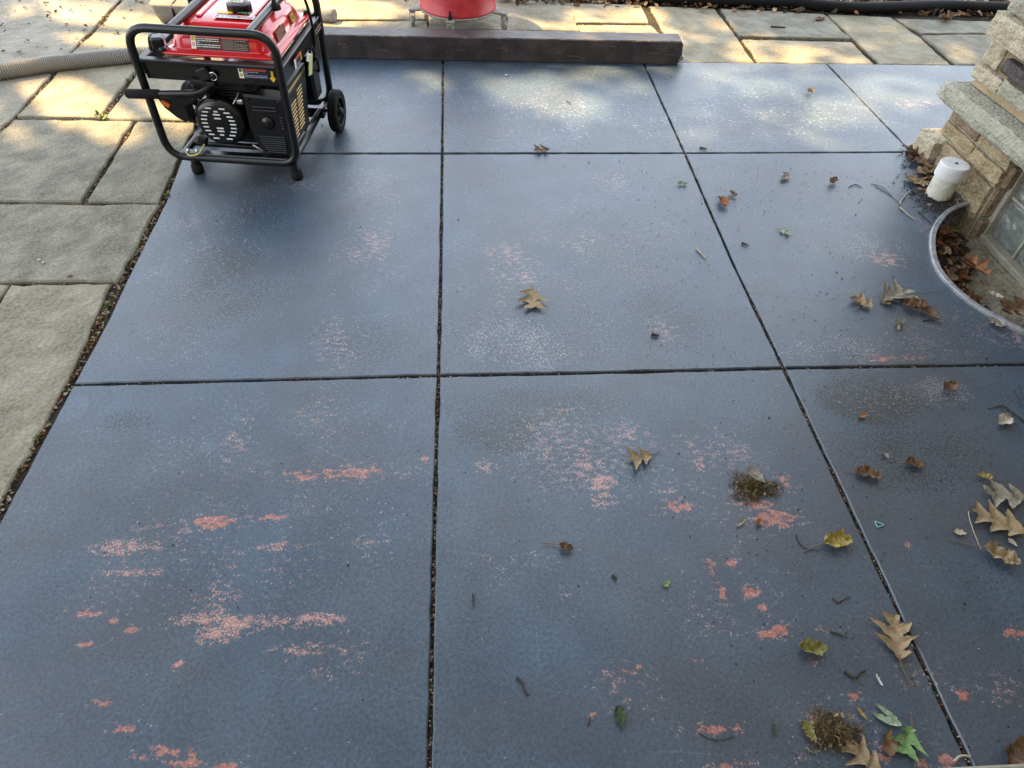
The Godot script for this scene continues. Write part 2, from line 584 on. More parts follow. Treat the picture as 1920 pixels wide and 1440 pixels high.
# ---------------------------------------------------------------- leaves and twigs
func leaf_mesh(kind: String, L: float, curl: float, sd: int) -> ArrayMesh:
	var r := RandomNumberGenerator.new(); r.seed = sd
	var N := 44
	var st := S()
	var rows := []
	var lobes := {"oak": 3.2, "star": 2.3, "plain": 0.0, "lance": 0.0, "crumple": 2.0}[kind] as float
	var wid := {"oak": .50, "star": .58, "plain": .30, "lance": .13, "crumple": .34}[kind] as float
	var deep := {"oak": .74, "star": .84, "plain": .06, "lance": .05, "crumple": .35}[kind] as float
	var sweep := {"oak": .55, "star": .6, "plain": .1, "lance": .1, "crumple": .2}[kind] as float
	var ph := r.randf_range(-.25, .25)
	var bend := r.randf_range(-.25, .25)
	var nz := noise(1.0, sd, 2)
	var cr := 1.25 if kind == "crumple" else .55
	for i in N + 1:
		var t := float(i) / N
		var env := pow(sin(PI * pow(clampf(t, .0, 1.0), .8)), .6) if kind != "star" else pow(sin(PI * clampf(t * .96 + .03, 0, 1)), .45)
		if kind == "plain": env = pow(sin(PI * pow(t, .75)), .85) * (1.0 - .25 * t)
		var row := PackedVector3Array()
		for j in 7:
			var q := (j - 3) / 3.0
			var side := signf(q)
			var lob := 1.0
			if lobes > 0:
				var w := fposmod(t * lobes + ph * side + .12 * side, 1.0)
				lob = 1.0 - deep * (1.0 - pow(1.0 - absf(2.0 * w - 1.0), 1.25))
			var hw := wid * env * lob * (1.0 + .30 * nz.get_noise_2d(t * 4.0, side * 9.0) + .16 * nz.get_noise_2d(t * 13.0, side * 5.0))
			hw = maxf(hw, .012)
			var x := t + sweep * absf(q) * hw * (.9 if lob > .5 else .5)
			var z := q * hw + bend * t * t * .4
			var yy := curl * (.55 * q * q * hw + .35 * (t - .45) * (t - .45)) + cr * .09 * absf(curl) * nz.get_noise_2d(x * 3.5, z * 3.5) + .10 * curl * nz.get_noise_2d(t * 2.0 + 40.0, q) + .035 * absf(q) * (1.0 + .5 * sin(t * 22.0))
			row.append(Vector3(x, yy, z) * L)
		rows.append(row)
	var lo := 1e9
	for rw in rows:
		for v in rw: lo = minf(lo, v.y)
	for k in rows.size():
		var rw: PackedVector3Array = rows[k]
		for j in rw.size(): rw[j].y += .0025 - lo
		rows[k] = rw
	rings(st, rows, false)
	return fin(st)

func add_leaf(at: Vector3, turn: float, L: float, kind: String, col: String, curl: float, stem: float, label: String, called := "fallen_leaf", group := "leaves scattered on the patio") -> Node3D:
	var sd := used.size() * 7 + int(absf(at.x) * 1000)
	var t := thing(called, label, "leaf", at, turn, group)
	sd += t.get_index() * 13
	obj("blade", leaf_mesh(kind, L, curl, sd), M.leaf[col], t)
	if stem > 0.0:
		var st := S()
		var y0 := .004 + .1 * maxf(curl, 0.0) * L
		tube(st, smooth_path([Vector3(L * .06, y0, 0), Vector3(-stem * .4, .005, stem * .10), Vector3(-stem, .003, stem * .32)], 4), [.0014, .0014, .0014, .0013, .0013, .0012, .0012, .0011, .0017], 5)
		obj("stem", fin(st), M.vein, t)
	return t

func add_twig(pts: Array, r: float, m: Material, label: String, branches := [], called := "twig") -> Node3D:
	var t := thing(called, label, "twig", pts[0], 0.0, "twigs scattered on the patio")
	var loc := []
	for p in pts: loc.append(p - pts[0] + Vector3(0, r, 0))
	var st := S()
	var path := smooth_path(loc, 4)
	for i in path.size(): path[i] += Vector3(rng.randf_range(-1, 1), 0, rng.randf_range(-1, 1)) * r * .35
	var rad := []
	for i in path.size(): rad.append(r * lerpf(1.0, .55, float(i) / path.size()) * rng.randf_range(.85, 1.15))
	tube(st, path, rad, 6)
	for b in branches:
		var bl := []
		for p in b: bl.append(p - pts[0] + Vector3(0, r, 0))
		tube(st, smooth_path(bl, 3), r * .5, 5)
	obj("stick", fin(st), m, t)
	return t

func scatter(called: String, mesh: Mesh, xfs: Array, cols: Array, m: Material, parent: Node = null) -> MultiMeshInstance3D:
	var mm := MultiMesh.new()
	mm.transform_format = MultiMesh.TRANSFORM_3D
	mm.use_colors = true
	mm.mesh = mesh
	mm.instance_count = xfs.size()
	for i in xfs.size():
		mm.set_instance_transform(i, xfs[i])
		mm.set_instance_color(i, cols[i])
	var o := MultiMeshInstance3D.new()
	o.multimesh = mm
	o.material_override = m
	o.set_meta("kind", "stuff")
	if parent:
		o.name = called
		parent.add_child(o, true)
	else:
		o.name = numbered(called)
		add_child(o, true)
	return o

func rand_basis(flat := 1.0) -> Basis:
	return Basis(Vector3.UP, rng.randf() * TAU) * Basis(Vector3.RIGHT, rng.randf_range(-1, 1) * flat) * Basis(Vector3.FORWARD, rng.randf_range(-1, 1) * flat)

func chip_mesh() -> ArrayMesh:
	# a curled scrap, one unit long
	var st := S()
	var rows := []
	for i in 4:
		var t := i / 3.0
		var w: float = [.12, .34, .28, .05][i]
		rows.append(PackedVector3Array([Vector3(t - .5, .10 + .10 * t, -w), Vector3(t - .5, 0, 0), Vector3(t - .5, .14, w)]))
	rings(st, rows, false)
	return fin(st)

func crumb_mesh() -> ArrayMesh:
	var st := S()
	st.set_smooth_group(-1)
	var v := [Vector3(.5, .1, 0), Vector3(-.45, .05, .1), Vector3(0, .3, .05), Vector3(.05, .1, .34), Vector3(-.1, .12, -.32), Vector3(0, -.12, 0)]
	for f in [[0, 3, 2], [3, 1, 2], [1, 4, 2], [4, 0, 2], [3, 0, 5], [1, 3, 5], [4, 1, 5], [0, 4, 5]]: tri(st, v[f[0]], v[f[2]], v[f[1]])
	return fin(st)

func leaf_tone() -> Color:
	var c: Array = [Color(.05, .03, .016), Color(.11, .06, .03), Color(.17, .095, .045), Color(.26, .18, .10), Color(.03, .02, .012), Color(.34, .26, .16), Color(.22, .09, .035)]
	return c[rng.randi() % c.size()] * rng.randf_range(.7, 1.15)

func dirt_tone() -> Color:
	var c: Array = [Color(.012, .01, .008), Color(.02, .016, .012), Color(.035, .026, .018), Color(.06, .042, .028), Color(.15, .11, .07), Color(.3, .26, .2)]
	return c[min(rng.randi() % 7, rng.randi() % 7) % 6]

# ---------------------------------------------------------------- scene
func _ready() -> void:
	rng.seed = 77
	# camera
	var cam := Camera3D.new()
	cam.name = "camera"
	add_child(cam)
	cam.transform = Transform3D(Basis(Vector3(0.9973, 0.0360, 0.0639), Vector3(0.0219, 0.6854, -0.7278), Vector3(-0.0700, 0.7272, 0.6828)), Vector3(0.0862, 1.6500, 1.5922))
	cam.fov = 57.97
	cam.near = .05
	cam.far = 300.0
	cam.current = true
	# sky, exposure
	var we := WorldEnvironment.new()
	we.name = "world_environment"
	var env := Environment.new()
	env.background_mode = Environment.BG_SKY
	var sm := ProceduralSkyMaterial.new()
	sm.sky_top_color = Color(.66, .70, .76)
	sm.sky_horizon_color = Color(.96, .97, .97)
	sm.sky_curve = .22
	sm.ground_bottom_color = Color(.12, .11, .09)
	sm.ground_horizon_color = Color(.4, .4, .36)
	sm.sky_energy_multiplier = 1.0
	sm.sun_angle_max = 0.0
	var sky := Sky.new()
	sky.sky_material = sm
	env.sky = sky
	env.tonemap_mode = Environment.TONE_MAPPER_LINEAR
	env.tonemap_exposure = 5.3
	env.sdfgi_enabled = true
	env.ssao_enabled = true
	env.ssil_enabled = true
	we.environment = env
	add_child(we)
	# sun: high, from the far left, through the trees
	var sun_dir := Vector3(.58, -1.0, .26).normalized()
	var sun := DirectionalLight3D.new()
	sun.name = "sun"
	sun.light_energy = 1.15
	sun.light_color = Color(1.0, .84, .58)
	sun.light_angular_distance = .53
	sun.shadow_enabled = true
	add_child(sun)
	sun.look_at_from_position(Vector3.ZERO, sun_dir, Vector3.UP)
	make_materials()
	ground_and_paving()
	house()
	trees(sun_dir)
	generator()
	yard_things()
	small_things()
	loose_matter()

func ground_and_paving() -> void:
	var g := structure("ground")
	var pm := PlaneMesh.new()
	pm.size = Vector2(160, 160)
	# leave a hole for the window well: four sheets round it
	var st := S()
	for q in [[-80, -80, 80, -1.05], [-80, .05, 80, 80], [-80, -1.05, 1.95, .05], [2.62, -1.05, 80, .05]]:
		quad(st, Vector3(q[0], -.0125, q[1]), Vector3(q[2], -.0125, q[1]), Vector3(q[2], -.0125, q[3]), Vector3(q[0], -.0125, q[3]))
	obj("soil", fin(st), M.soil, g)
	# painted slabs
	var pat := structure("painted_patio")
	var worn: Array = [[1.006, 0.634, 0.5009, 0.4434, 4, 0.35], [1.439, 0.371, 0.4412, 0.455, 4, 0.35], [1.575, -0.126, 0.5963, 0.3328, 4, 0.25], [0.534, 1.074, 0.5217, 0.1502, 4, 0.3], [-0.883, 1, 0.2553, 0.1853, 4, 0.35], [-0.794, 0.781, 0.1918, 0.1251, 4, 0.25], [1.238, 1.075, 0.3235, 0.191, 4, 0.4], [-0.883, -1.261, 0.5147, 0.2272, 4, 0.3], [1.841, -1.256, 0.4202, 0.2894, 4, 0.2], [0.183, 0.244, 0.1477, 0.1055, 3, 0.75], [0.307, 0.138, 0.3258, 0.1019, 3, 0.52], [0.433, 0.355, 0.2574, 0.1387, 3, 0.3], [1.415, 0.15, 0.1986, 0.1281, 3, 0.68], [1.439, 0.371, 0.2705, 0.1622, 3, 0.38], [-0.811, -0.601, 0.1591, 0.1999, 3, 0.52], [-0.808, -0.412, 0.2464, 0.1809, 3, 0.38], [-0.237, -0.173, 0.1639, 0.1207, 3, 0.42], [-0.837, -1.261, 0.2799, 0.1135, 3, 0.45], [0.342, -0.27, 0.4069, 0.2893, 3, 0.33], [0.834, -0.288, 0.2185, 0.2067, 3, 0.49], [0.183, -1.259, 0.2193, 0.1859, 3, 0.33], [-0.931, 0.163, 0.0949, 0.0535, 3, 0.38], [0.701, -0.682, 0.3284, 0.3259, 3, 0.27], [1.525, -1.163, 0.5091, 0.276, 3, 0.22], [-0.752, -0.924, 0.1729, 0.2347, 3, 0.3], [-0.513, 0.199, 0.4517, 0.1488, 2, 0.16], [-0.307, 0.578, 0.3142, 0.1988, 2, 0.16], [0.258, -0.16, 0.1862, 0.1486, 2, 0.5], [0.345, -0.092, 0.165, 0.0832, 2, 0.45], [0.392, 0.293, 0.2786, 0.1858, 2, 0.32], [1.631, 0.121, 0.1657, 0.0834, 2, 0.5], [1.475, 0.14, 0.1998, 0.0938, 2, 0.3], [-0.388, -1.214, 0.3301, 0.1574, 2, 0.3], [-0.89, -0.775, 0.3745, 0.5143, 2, 0.16], [-0.881, -0.189, 0.1416, 0.1328, 2, 0.2], [1.792, -0.667, 0.1829, 0.1654, 2, 0.3], [1.685, -0.861, 0.2144, 0.2822, 2, 0.15], [1.557, -0.086, 0.4898, 0.0859, 2, 0.36], [0.557, -0.579, 0.5754, 0.5555, 2, 0.14], [-0.332, -0.403, 0.3297, 0.3674, 2, 0.14], [0.203, 0.696, 0.1545, 0.0617, 2, 0.22], [0.863, 0.33, 0.1823, 0.1225, 2, 0.25], [-0.554, 0.722, 0.3333, 0.0881, 2, 0.2], [0.814, -1.869, 0.7442, 0.3021, 2, 0.22], [1.773, -1.911, 0.7801, 0.3127, 2, 0.22], [-0.401, -1.945, 0.2734, 0.3649, 2, 0.12], [-0.621, -1.215, 0.1394, 0.0894, 2, 0.3], [-0.8, 0.597, 0.1165, 0.0287, 1, 0.75], [-0.687, 0.562, 0.0628, 0.0329, 1, 0.35], [-0.738, 0.672, 0.1271, 0.0151, 1, 0.45], [-0.4, 0.612, 0.0907, 0.0176, 1, 0.45], [-0.527, 0.664, 0.2728, 0.0691, 1, 0.22], [-0.548, 0.751, 0.0852, 0.0603, 1, 0.45], [-0.573, 0.805, 0.1218, 0.0192, 1, 0.85], [-0.38, 0.821, 0.1873, 0.0246, 1, 0.9], [-0.502, 0.845, 0.0823, 0.0347, 1, 0.65], [-0.281, 0.892, 0.1198, 0.0194, 1, 0.65], [-0.192, 0.909, 0.0402, 0.0256, 1, 0.5], [-0.261, 0.952, 0.0516, 0.0247, 1, 0.35], [-0.364, 0.117, 0.1243, 0.0943, 1, 0.28], [-0.596, 0.258, 0.05, 0.0815, 1, 0.35], [-0.565, 0.18, 0.0353, 0.0471, 1, 0.4], [-0.191, 0.608, 0.0778, 0.0097, 1, 0.45], [0.435, 0.335, 0.1616, 0.1244, 1, 0.5], [0.383, 0.229, 0.1417, 0.1115, 1, 0.35], [0.483, 0.444, 0.0592, 0.0373, 1, 0.75], [0.474, 0.502, 0.0489, 0.0358, 1, 0.75], [0.145, 0.374, 0.0423, 0.029, 1, 0.55], [0.592, 0.279, 0.1078, 0.0669, 1, 0.38], [0.769, 0.306, 0.0696, 0.0661, 1, 0.36], [0.786, 0.372, 0.0211, 0.0514, 1, 0.65], [0.858, 0.35, 0.1068, 0.0845, 1, 0.35], [0.665, 0.479, 0.0342, 0.0183, 1, 0.5], [0.906, 0.516, 0.0498, 0.036, 1, 0.5], [0.175, 0.695, 0.0869, 0.0493, 1, 0.22], [0.321, 0.776, 0.0301, 0.0291, 1, 0.4], [-0.28, -0.732, 0.1159, 0.1513, 1, 0.42], [-0.37, -0.23, 0.0826, 0.1159, 1, 0.32], [-0.322, -0.117, 0.098, 0.0828, 1, 0.25], [-1.02, -0.888, 0.0676, 0.0838, 1, 0.25], [0.277, -0.618, 0.1367, 0.145, 1, 0.42], [0.332, -0.516, 0.0513, 0.0492, 1, 0.4], [0.212, -0.361, 0.0666, 0.0663, 1, 0.35], [0.789, -1.211, 0.1359, 0.1198, 1, 0.32], [0.608, -0.794, 0.0936, 0.0986, 1, 0.25], [0.533, -0.721, 0.0589, 0.073, 1, 0.4], [0.795, -0.202, 0.0657, 0.0898, 1, 0.4], [1.821, -0.604, 0.0946, 0.0605, 1, 0.8], [2.096, -0.816, 0.0527, 0.1271, 1, 0.3], [2.087, -0.142, 0.0709, 0.09, 1, 0.45], [1.924, -0.218, 0.1746, 0.1228, 1, 0.2], [1.341, 1.08, 0.0776, 0.0593, 1, 0.35], [0.436, 0.997, 0.0505, 0.049, 1, 0.3], [-0.346, 0.702, 0.0541, 0.0451, 1, 0.3], [1.153, 1.033, 0.0782, 0.0367, 1, 0.25], [0.807, 1.189, 0.0715, 0.021, 1, 0.3], [0.913, 1.105, 0.1121, 0.0683, 1, 0.2], [0.692, 0.851, 0.1227, 0.0837, 1, 0.18], [2.63, -2.018, 0.1561, 0.079, 1, 0.4], [-0.692, 0.106, 0.098, 0.0895, 1, 0.15], [-0.293, 0.382, 0.168, 0.0246, 0, 0.75], [-0.597, 0.53, 0.0597, 0.0236, 0, 0.85], [-0.735, 0.536, 0.0562, 0.0151, 0, 0.4], [-0.457, 0.522, 0.0603, 0.0102, 0, 0.5], [-0.852, 0.778, 0.0483, 0.0083, 0, 0.6], [-0.775, 0.802, 0.0164, 0.0082, 0, 0.8], [-0.725, 0.825, 0.0201, 0.0094, 0, 1], [-0.818, 0.856, 0.0185, 0.0065, 0, 1], [-0.59, 0.914, 0.0122, 0.01, 0, 0.95], [-0.737, 0.994, 0.0281, 0.0082, 0, 0.8], [-0.671, 1.05, 0.0435, 0.01, 0, 0.9], [-0.568, 1.106, 0.0732, 0.0181, 0, 1], [-0.524, 1.127, 0.0447, 0.0125, 0, 0.9], [-0.439, 1.138, 0.0358, 0.0083, 0, 0.8], [0.676, 0.534, 0.0489, 0.0247, 0, 0.75], [0.947, 0.583, 0.0687, 0.0344, 0, 0.85], [0.916, 0.534, 0.062, 0.0178, 0, 0.7], [0.73, 0.719, 0.0129, 0.0232, 0, 0.8], [0.78, 0.714, 0.023, 0.0124, 0, 0.8], [0.739, 0.793, 0.0153, 0.0321, 0, 0.8], [0.812, 0.799, 0.028, 0.0146, 0, 1], [0.826, 0.909, 0.0295, 0.012, 0, 0.9], [0.858, 0.903, 0.0242, 0.0161, 0, 0.95], [0.83, 0.843, 0.0165, 0.0099, 0, 0.6], [0.454, 0.982, 0.028, 0.0149, 0, 0.7], [0.623, 0.966, 0.0155, 0.0051, 0, 0.8], [0.64, 1.12, 0.0668, 0.0122, 0, 0.85], [0.649, 1.196, 0.0493, 0.0083, 0, 0.7], [0.485, 0.972, 0.0166, 0.01, 0, 0.6], [0.363, 1.074, 0.0109, 0.0068, 0, 0.7], [1.45, 0.94, 0.0303, 0.0134, 0, 1], [1.242, 1.077, 0.0167, 0.0154, 0, 1], [0.98, 1.067, 0.0178, 0.0083, 0, 1], [0.973, 1.2, 0.0407, 0.0126, 0, 0.85], [1.075, 1.214, 0.0168, 0.0104, 0, 0.9], [1.13, 1.212, 0.0193, 0.0146, 0, 0.9], [0.874, 1.117, 0.0247, 0.018, 0, 0.7], [1.594, -0.039, 0.1192, 0.0157, 0, 0.6], [1.032, 1.179, 0.0485, 0.015, 0, 0.6], [1.019, 0.464, 0.0319, 0.0262, 0, 0.5], [-0.034, 0.338, 0.0125, 0.0118, 0, 0.9], [0.977, 0.907, 0.0406, 0.0081, 0, 0.4], [0.917, 0.987, 0.0183, 0.0101, 0, 0.6], [1.293, 0.68, 0.012, 0.0081, 0, 0.5], [-0.509, 0.396, 0.3922, 0.2246, 1, 0.12], [-0.588, 0.691, 0.4046, 0.1808, 1, 0.16], [-0.424, 0.159, 0.2616, 0.1531, 1, 0.16], [0.481, 0.357, 0.3553, 0.2187, 1, 0.16], [0.799, 0.446, 0.2548, 0.2272, 1, 0.14], [-0.27, -0.88, 0.3072, 0.4696, 1, 0.14], [0.363, -0.515, 0.4141, 0.5, 1, 0.14], [0.746, -0.951, 0.4216, 0.4131, 1, 0.12], [0.818, 0.754, 0.1855, 0.182, 1, 0.12], [1.673, -0.124, 0.3975, 0.1378, 1, 0.15], [2.002, -0.172, 0.1834, 0.1716, 1, 0.2], [0.456, 1.022, 0.1127, 0.084, 1, 0.16], [0.993, 1.155, 0.1717, 0.0656, 1, 0.16], [-0.242, 0.9, 0.1893, 0.0903, 1, 0.14], [-0.293, 0.382, 0.2863, 0.0443, 1, 0.34], [-0.597, 0.53, 0.1015, 0.0426, 1, 0.34], [-0.735, 0.536, 0.0957, 0.0271, 1, 0.34], [-0.457, 0.522, 0.1027, 0.0184, 1, 0.34], [-0.852, 0.778, 0.0822, 0.015, 1, 0.34], [-0.775, 0.802, 0.028, 0.0147, 1, 0.34], [-0.725, 0.825, 0.0342, 0.0169, 1, 0.34], [-0.818, 0.856, 0.0315, 0.0117, 1, 0.34], [-0.59, 0.914, 0.0208, 0.0181, 1, 0.34], [-0.737, 0.994, 0.0477, 0.0147, 1, 0.34], [-0.671, 1.05, 0.0741, 0.018, 1, 0.34], [-0.568, 1.106, 0.1245, 0.0325, 1, 0.34], [-0.524, 1.127, 0.0761, 0.0226, 1, 0.34], [-0.439, 1.138, 0.0609, 0.015, 1, 0.34], [0.676, 0.534, 0.0832, 0.0445, 1, 0.34], [0.947, 0.583, 0.1168, 0.0619, 1, 0.34], [0.916, 0.534, 0.1054, 0.032, 1, 0.34], [0.73, 0.719, 0.0219, 0.0417, 1, 0.34], [0.78, 0.714, 0.0392, 0.0224, 1, 0.34], [0.739, 0.793, 0.0261, 0.0579, 1, 0.34], [0.812, 0.799, 0.0475, 0.0262, 1, 0.34], [0.826, 0.909, 0.0502, 0.0217, 1, 0.34], [0.858, 0.903, 0.0412, 0.0291, 1, 0.34], [0.83, 0.843, 0.0281, 0.0178, 1, 0.34], [0.454, 0.982, 0.0476, 0.0268, 1, 0.34], [0.623, 0.966, 0.0264, 0.0091, 1, 0.34], [0.64, 1.12, 0.1137, 0.022, 1, 0.34], [0.649, 1.196, 0.0839, 0.0149, 1, 0.34], [0.485, 0.972, 0.0283, 0.018, 1, 0.34], [0.363, 1.074, 0.0186, 0.0123, 1, 0.34], [1.45, 0.94, 0.0515, 0.0241, 1, 0.34], [1.242, 1.077, 0.0284, 0.0277, 1, 0.34], [0.98, 1.067, 0.0302, 0.0149, 1, 0.34], [0.973, 1.2, 0.0693, 0.0226, 1, 0.34], [1.075, 1.214, 0.0285, 0.0187, 1, 0.34], [1.13, 1.212, 0.0327, 0.0263, 1, 0.34], [0.874, 1.117, 0.042, 0.0324, 1, 0.34], [1.594, -0.039, 0.203, 0.0283, 1, 0.34], [1.032, 1.179, 0.0826, 0.027, 1, 0.34], [1.019, 0.464, 0.0542, 0.0472, 1, 0.34], [-0.034, 0.338, 0.0213, 0.0213, 1, 0.34], [0.977, 0.907, 0.0691, 0.0146, 1, 0.34], [0.917, 0.987, 0.0311, 0.0181, 1, 0.34], [1.293, 0.68, 0.0204, 0.0146, 1, 0.34], [-1.116, 0.104, 0.051, 0.0663, 5, 1], [-0.67, 0.271, 0.0248, 0.0282, 5, 1]]
	var cracks: Array = [[1.1711, -0.4096, 1.22, -0.3991, 1.3268, -0.3748, 1.4443, -0.3535, 1.5742, -0.3634, 1.6607, -0.3679, 1.7947, -0.3811, 1.9784, -0.4033], [1.4907, -0.3651, 1.5675, -0.3985]]
	var paint_a := Color(.050, .069, .092)
	var paint_b := Color(.039, .070, .110)
	var near := paint_surface(-1.6, -1.5, 2048, 1600, .002, worn, cracks, 11, paint_a, paint_b, .22)
	var far := paint_surface(-1.4, -2.64, 1500, 320, .004, worn, cracks, 23, paint_a, paint_b, .04)
	var well := V2s([2.7, -1.022, 2.3949, -1.023, 2.2604, -0.9585, 2.1378, -0.8425, 2.0583, -0.7241, 1.9974, -0.575, 1.985, -0.4523, 2.0143, -0.3197, 2.0695, -0.2247, 2.1309, -0.1487, 2.2676, -0.0474, 2.3949, -0.012, 2.7, -0.012])
	var edge_nz := noise(.11, 15, 3)
	var slabs: Array = [[2, [-1.2058, -2.555, 0.0109, -2.555, 0.0101, -1.4668, -1.179, -1.4585]], [2, [0.0109, -2.555, 1.1913, -2.555, 1.1838, -1.4701, 0.0101, -1.4668]], [2, [1.1913, -2.555, 2.3176, -2.555, 2.3315, -1.9814, 2.3411, -1.4841, 1.1838, -1.4701]], [2, [2.3176, -2.555, 4.3891, -2.555, 4.3456, -1.4903, 2.3411, -1.4841, 2.3315, -1.9814]], [0, [-1.179, -1.4585, 0.0101, -1.4617, 0.0082, -0.588, 0.0049, -0.0028, -0.5983, 0.0011, -1.1513, 0.0034, -1.1439, -0.3015, -1.1492, -0.5109, -1.1512, -1.0466]], [0, [0.0101, -1.4617, 1.1838, -1.4701, 1.1715, -0.569, 1.179, -0.0039, 0.5883, -0.0006, 0.0049, -0.0028, 0.0082, -0.588]], [1, [1.1838, -1.4701, 2.4835, -1.4845, 2.44, -1.49, 2.44, 0.003, 2.0319, 0.0021, 1.179, -0.0039, 1.1715, -0.569]], [0, [-1.1513, 0.0034, -0.5983, 0.0011, 0.0049, -0.0028, -0.0019, 0.6714, -0.0044, 1.1636, -0.006, 1.3713, -1.0618, 1.3086, -1.1687, 0.8482, -1.162, 0.4964]], [0, [0.0049, -0.0028, 0.5883, -0.0006, 1.179, -0.0039, 1.1823, 0.7235, 1.1837, 1.2276, 1.1931, 1.4425, -0.006, 1.3713, -0.0044, 1.1636, -0.0019, 0.6714]], [1, [1.179, -0.0039, 2.0319, 0.0021, 2.44, 0.004, 2.44, 1.6, 1.1931, 1.4425, 1.1837, 1.2276, 1.1823, 0.7235]]]
	for s in slabs:
		var poly := V2s(s[1])
		var o := Geometry2D.offset_polygon(poly, -.0055, Geometry2D.JOIN_MITER)
		if o.size() > 0: poly = o[0]
		poly = rough_outline(poly, .035, .0035, edge_nz)
		if s[0] == 1:
			var cl := Geometry2D.clip_polygons(poly, well)
			var best := 0
			for i in cl.size():
				if cl[i].size() > cl[best].size(): best = i
			poly = cl[best]
		var sst := S()
		prism(sst, poly, 0.0, .05, .0035, Vector3.ZERO, Rect2(-1.4, -2.64, 6.0, 1.28) if s[0] == 2 else Rect2(-1.6, -1.5, 4.096, 3.2))
		sst.generate_normals(); sst.generate_tangents()
		obj("slab", sst.commit(), far if s[0] == 2 else near, pat)
	# flagstones
	var fl := structure("flagstone_paving")
	var nz := noise(.06, 5, 3)
	var stones: Array = [[0, [-1.5395, -0.4997, -1.2003, -0.4994, -1.1904, -0.3505, -1.1761, -0.0758, -1.1779, 0.0325, -1.1815, 0.1696, -1.1896, 0.4305, -1.191, 0.6564, -1.5213, 0.6415, -1.545, 0.1697]], [1, [-2.6672, -0.5211, -1.5581, -0.5, -1.5648, 0.169, -1.5406, 0.6407, -2.366, 0.6036]], [2, [-2.4884, -1.0395, -1.1696, -1.0264, -1.1808, -0.7791, -1.1826, -0.5209, -2.3638, -0.5426]], [2, [-2.0467, -1.775, -1.5009, -1.7639, -1.4952, -1.057, -2.0734, -1.0646]], [2, [-1.4684, -1.7642, -1.1958, -1.7557, -1.1913, -1.386, -1.1796, -1.055, -1.4652, -1.0568]], [9, [-4.7862, -4.0325, -2.1894, -4.204, -2.0907, -3.4389, -2.0873, -2.9378, -2.0976, -2.544, -2.0797, -2.2981, -2.0795, -1.8191, -2.1209, -1.0851, -3.6591, -1.094]], [1, [-2.0449, -1.8195, -1.6703, -1.8068, -1.6674, -2.3552, -1.6609, -2.4973, -2.0559, -2.5232, -2.0422, -2.2855]], [1, [-1.6352, -1.8071, -1.1899, -1.7949, -1.2305, -2.56, -1.6217, -2.4911, -1.6319, -2.3491]], [1, [-2.0658, -2.5671, -1.616, -2.5426, -1.8177, -3.8745, -2.0529, -3.8609, -2.0513, -3.4408, -2.0422, -2.9311]], [1, [-1.5842, -2.5434, -1.1997, -2.5824, -1.3, -3.9045, -1.7824, -3.8766]], [1, [-1.1713, -2.56, -0.0723, -2.56, -0.0996, -3.1367, -1.2055, -3.0751]], [1, [-1.2061, -3.1288, -0.1143, -3.1915, -0.1548, -3.9709, -1.2928, -3.9049]], [0, [-0.0508, -2.56, 0.8598, -2.56, 0.8636, -2.9754, -0.0666, -2.9772]], [0, [-0.0741, -3.0296, 0.8637, -3.0286, 0.8675, -3.54, 0.866, -3.9127, -0.1167, -3.9731]], [1, [0.8885, -2.56, 1.3794, -2.56, 1.3893, -2.9674, 1.3479, -3.1193, 0.8744, -3.1104, 0.8875, -2.9762]], [1, [0.8723, -3.1751, 1.3433, -3.1844, 1.3621, -3.5008, 0.8761, -3.5196]], [1, [1.4085, -2.56, 1.8655, -2.56, 1.875, -2.94, 1.8659, -3.462, 1.4239, -3.4934, 1.4172, -2.9683]], [1, [1.9033, -2.906, 2.6117, -2.8942, 2.6115, -2.56, 1.8984, -2.56]], [2, [1.9049, -3.4534, 2.6114, -3.3825, 2.6267, -2.9565, 1.9068, -2.9764]], [0, [2.6538, -3.3742, 3.0752, -3.3416, 3.1109, -3.018, 3.0977, -2.56, 2.6588, -2.56, 2.6551, -2.9132]], [2, [3.1135, -3.3331, 3.9398, -3.2866, 4.1864, -3.121, 3.1682, -3.0752]], [2, [3.1519, -3.0194, 4.1944, -3.0741, 4.2146, -2.56, 3.1526, -2.56]]]
	var k := 0
	for s in stones:
		var poly := V2s(s[1])
		if Geometry2D.is_polygon_clockwise(poly): poly.reverse()
		var wid := Geometry2D.offset_polygon(poly, .005, Geometry2D.JOIN_MITER)
		if wid.size() > 0: poly = wid[0]
		var ro := rough_outline(poly, .045, .013, nz)
		var fst := S()
		prism(fst, ro, rng.randf_range(-.002, .006), .05, rng.randf_range(.0035, .006), Vector3(rng.randf_range(-.004, .004), 0, rng.randf_range(-.004, .004)))
		obj("flagstone", fin(fst), M.concrete if s[0] == 9 else M.flag[s[0]], fl)
		k += 1

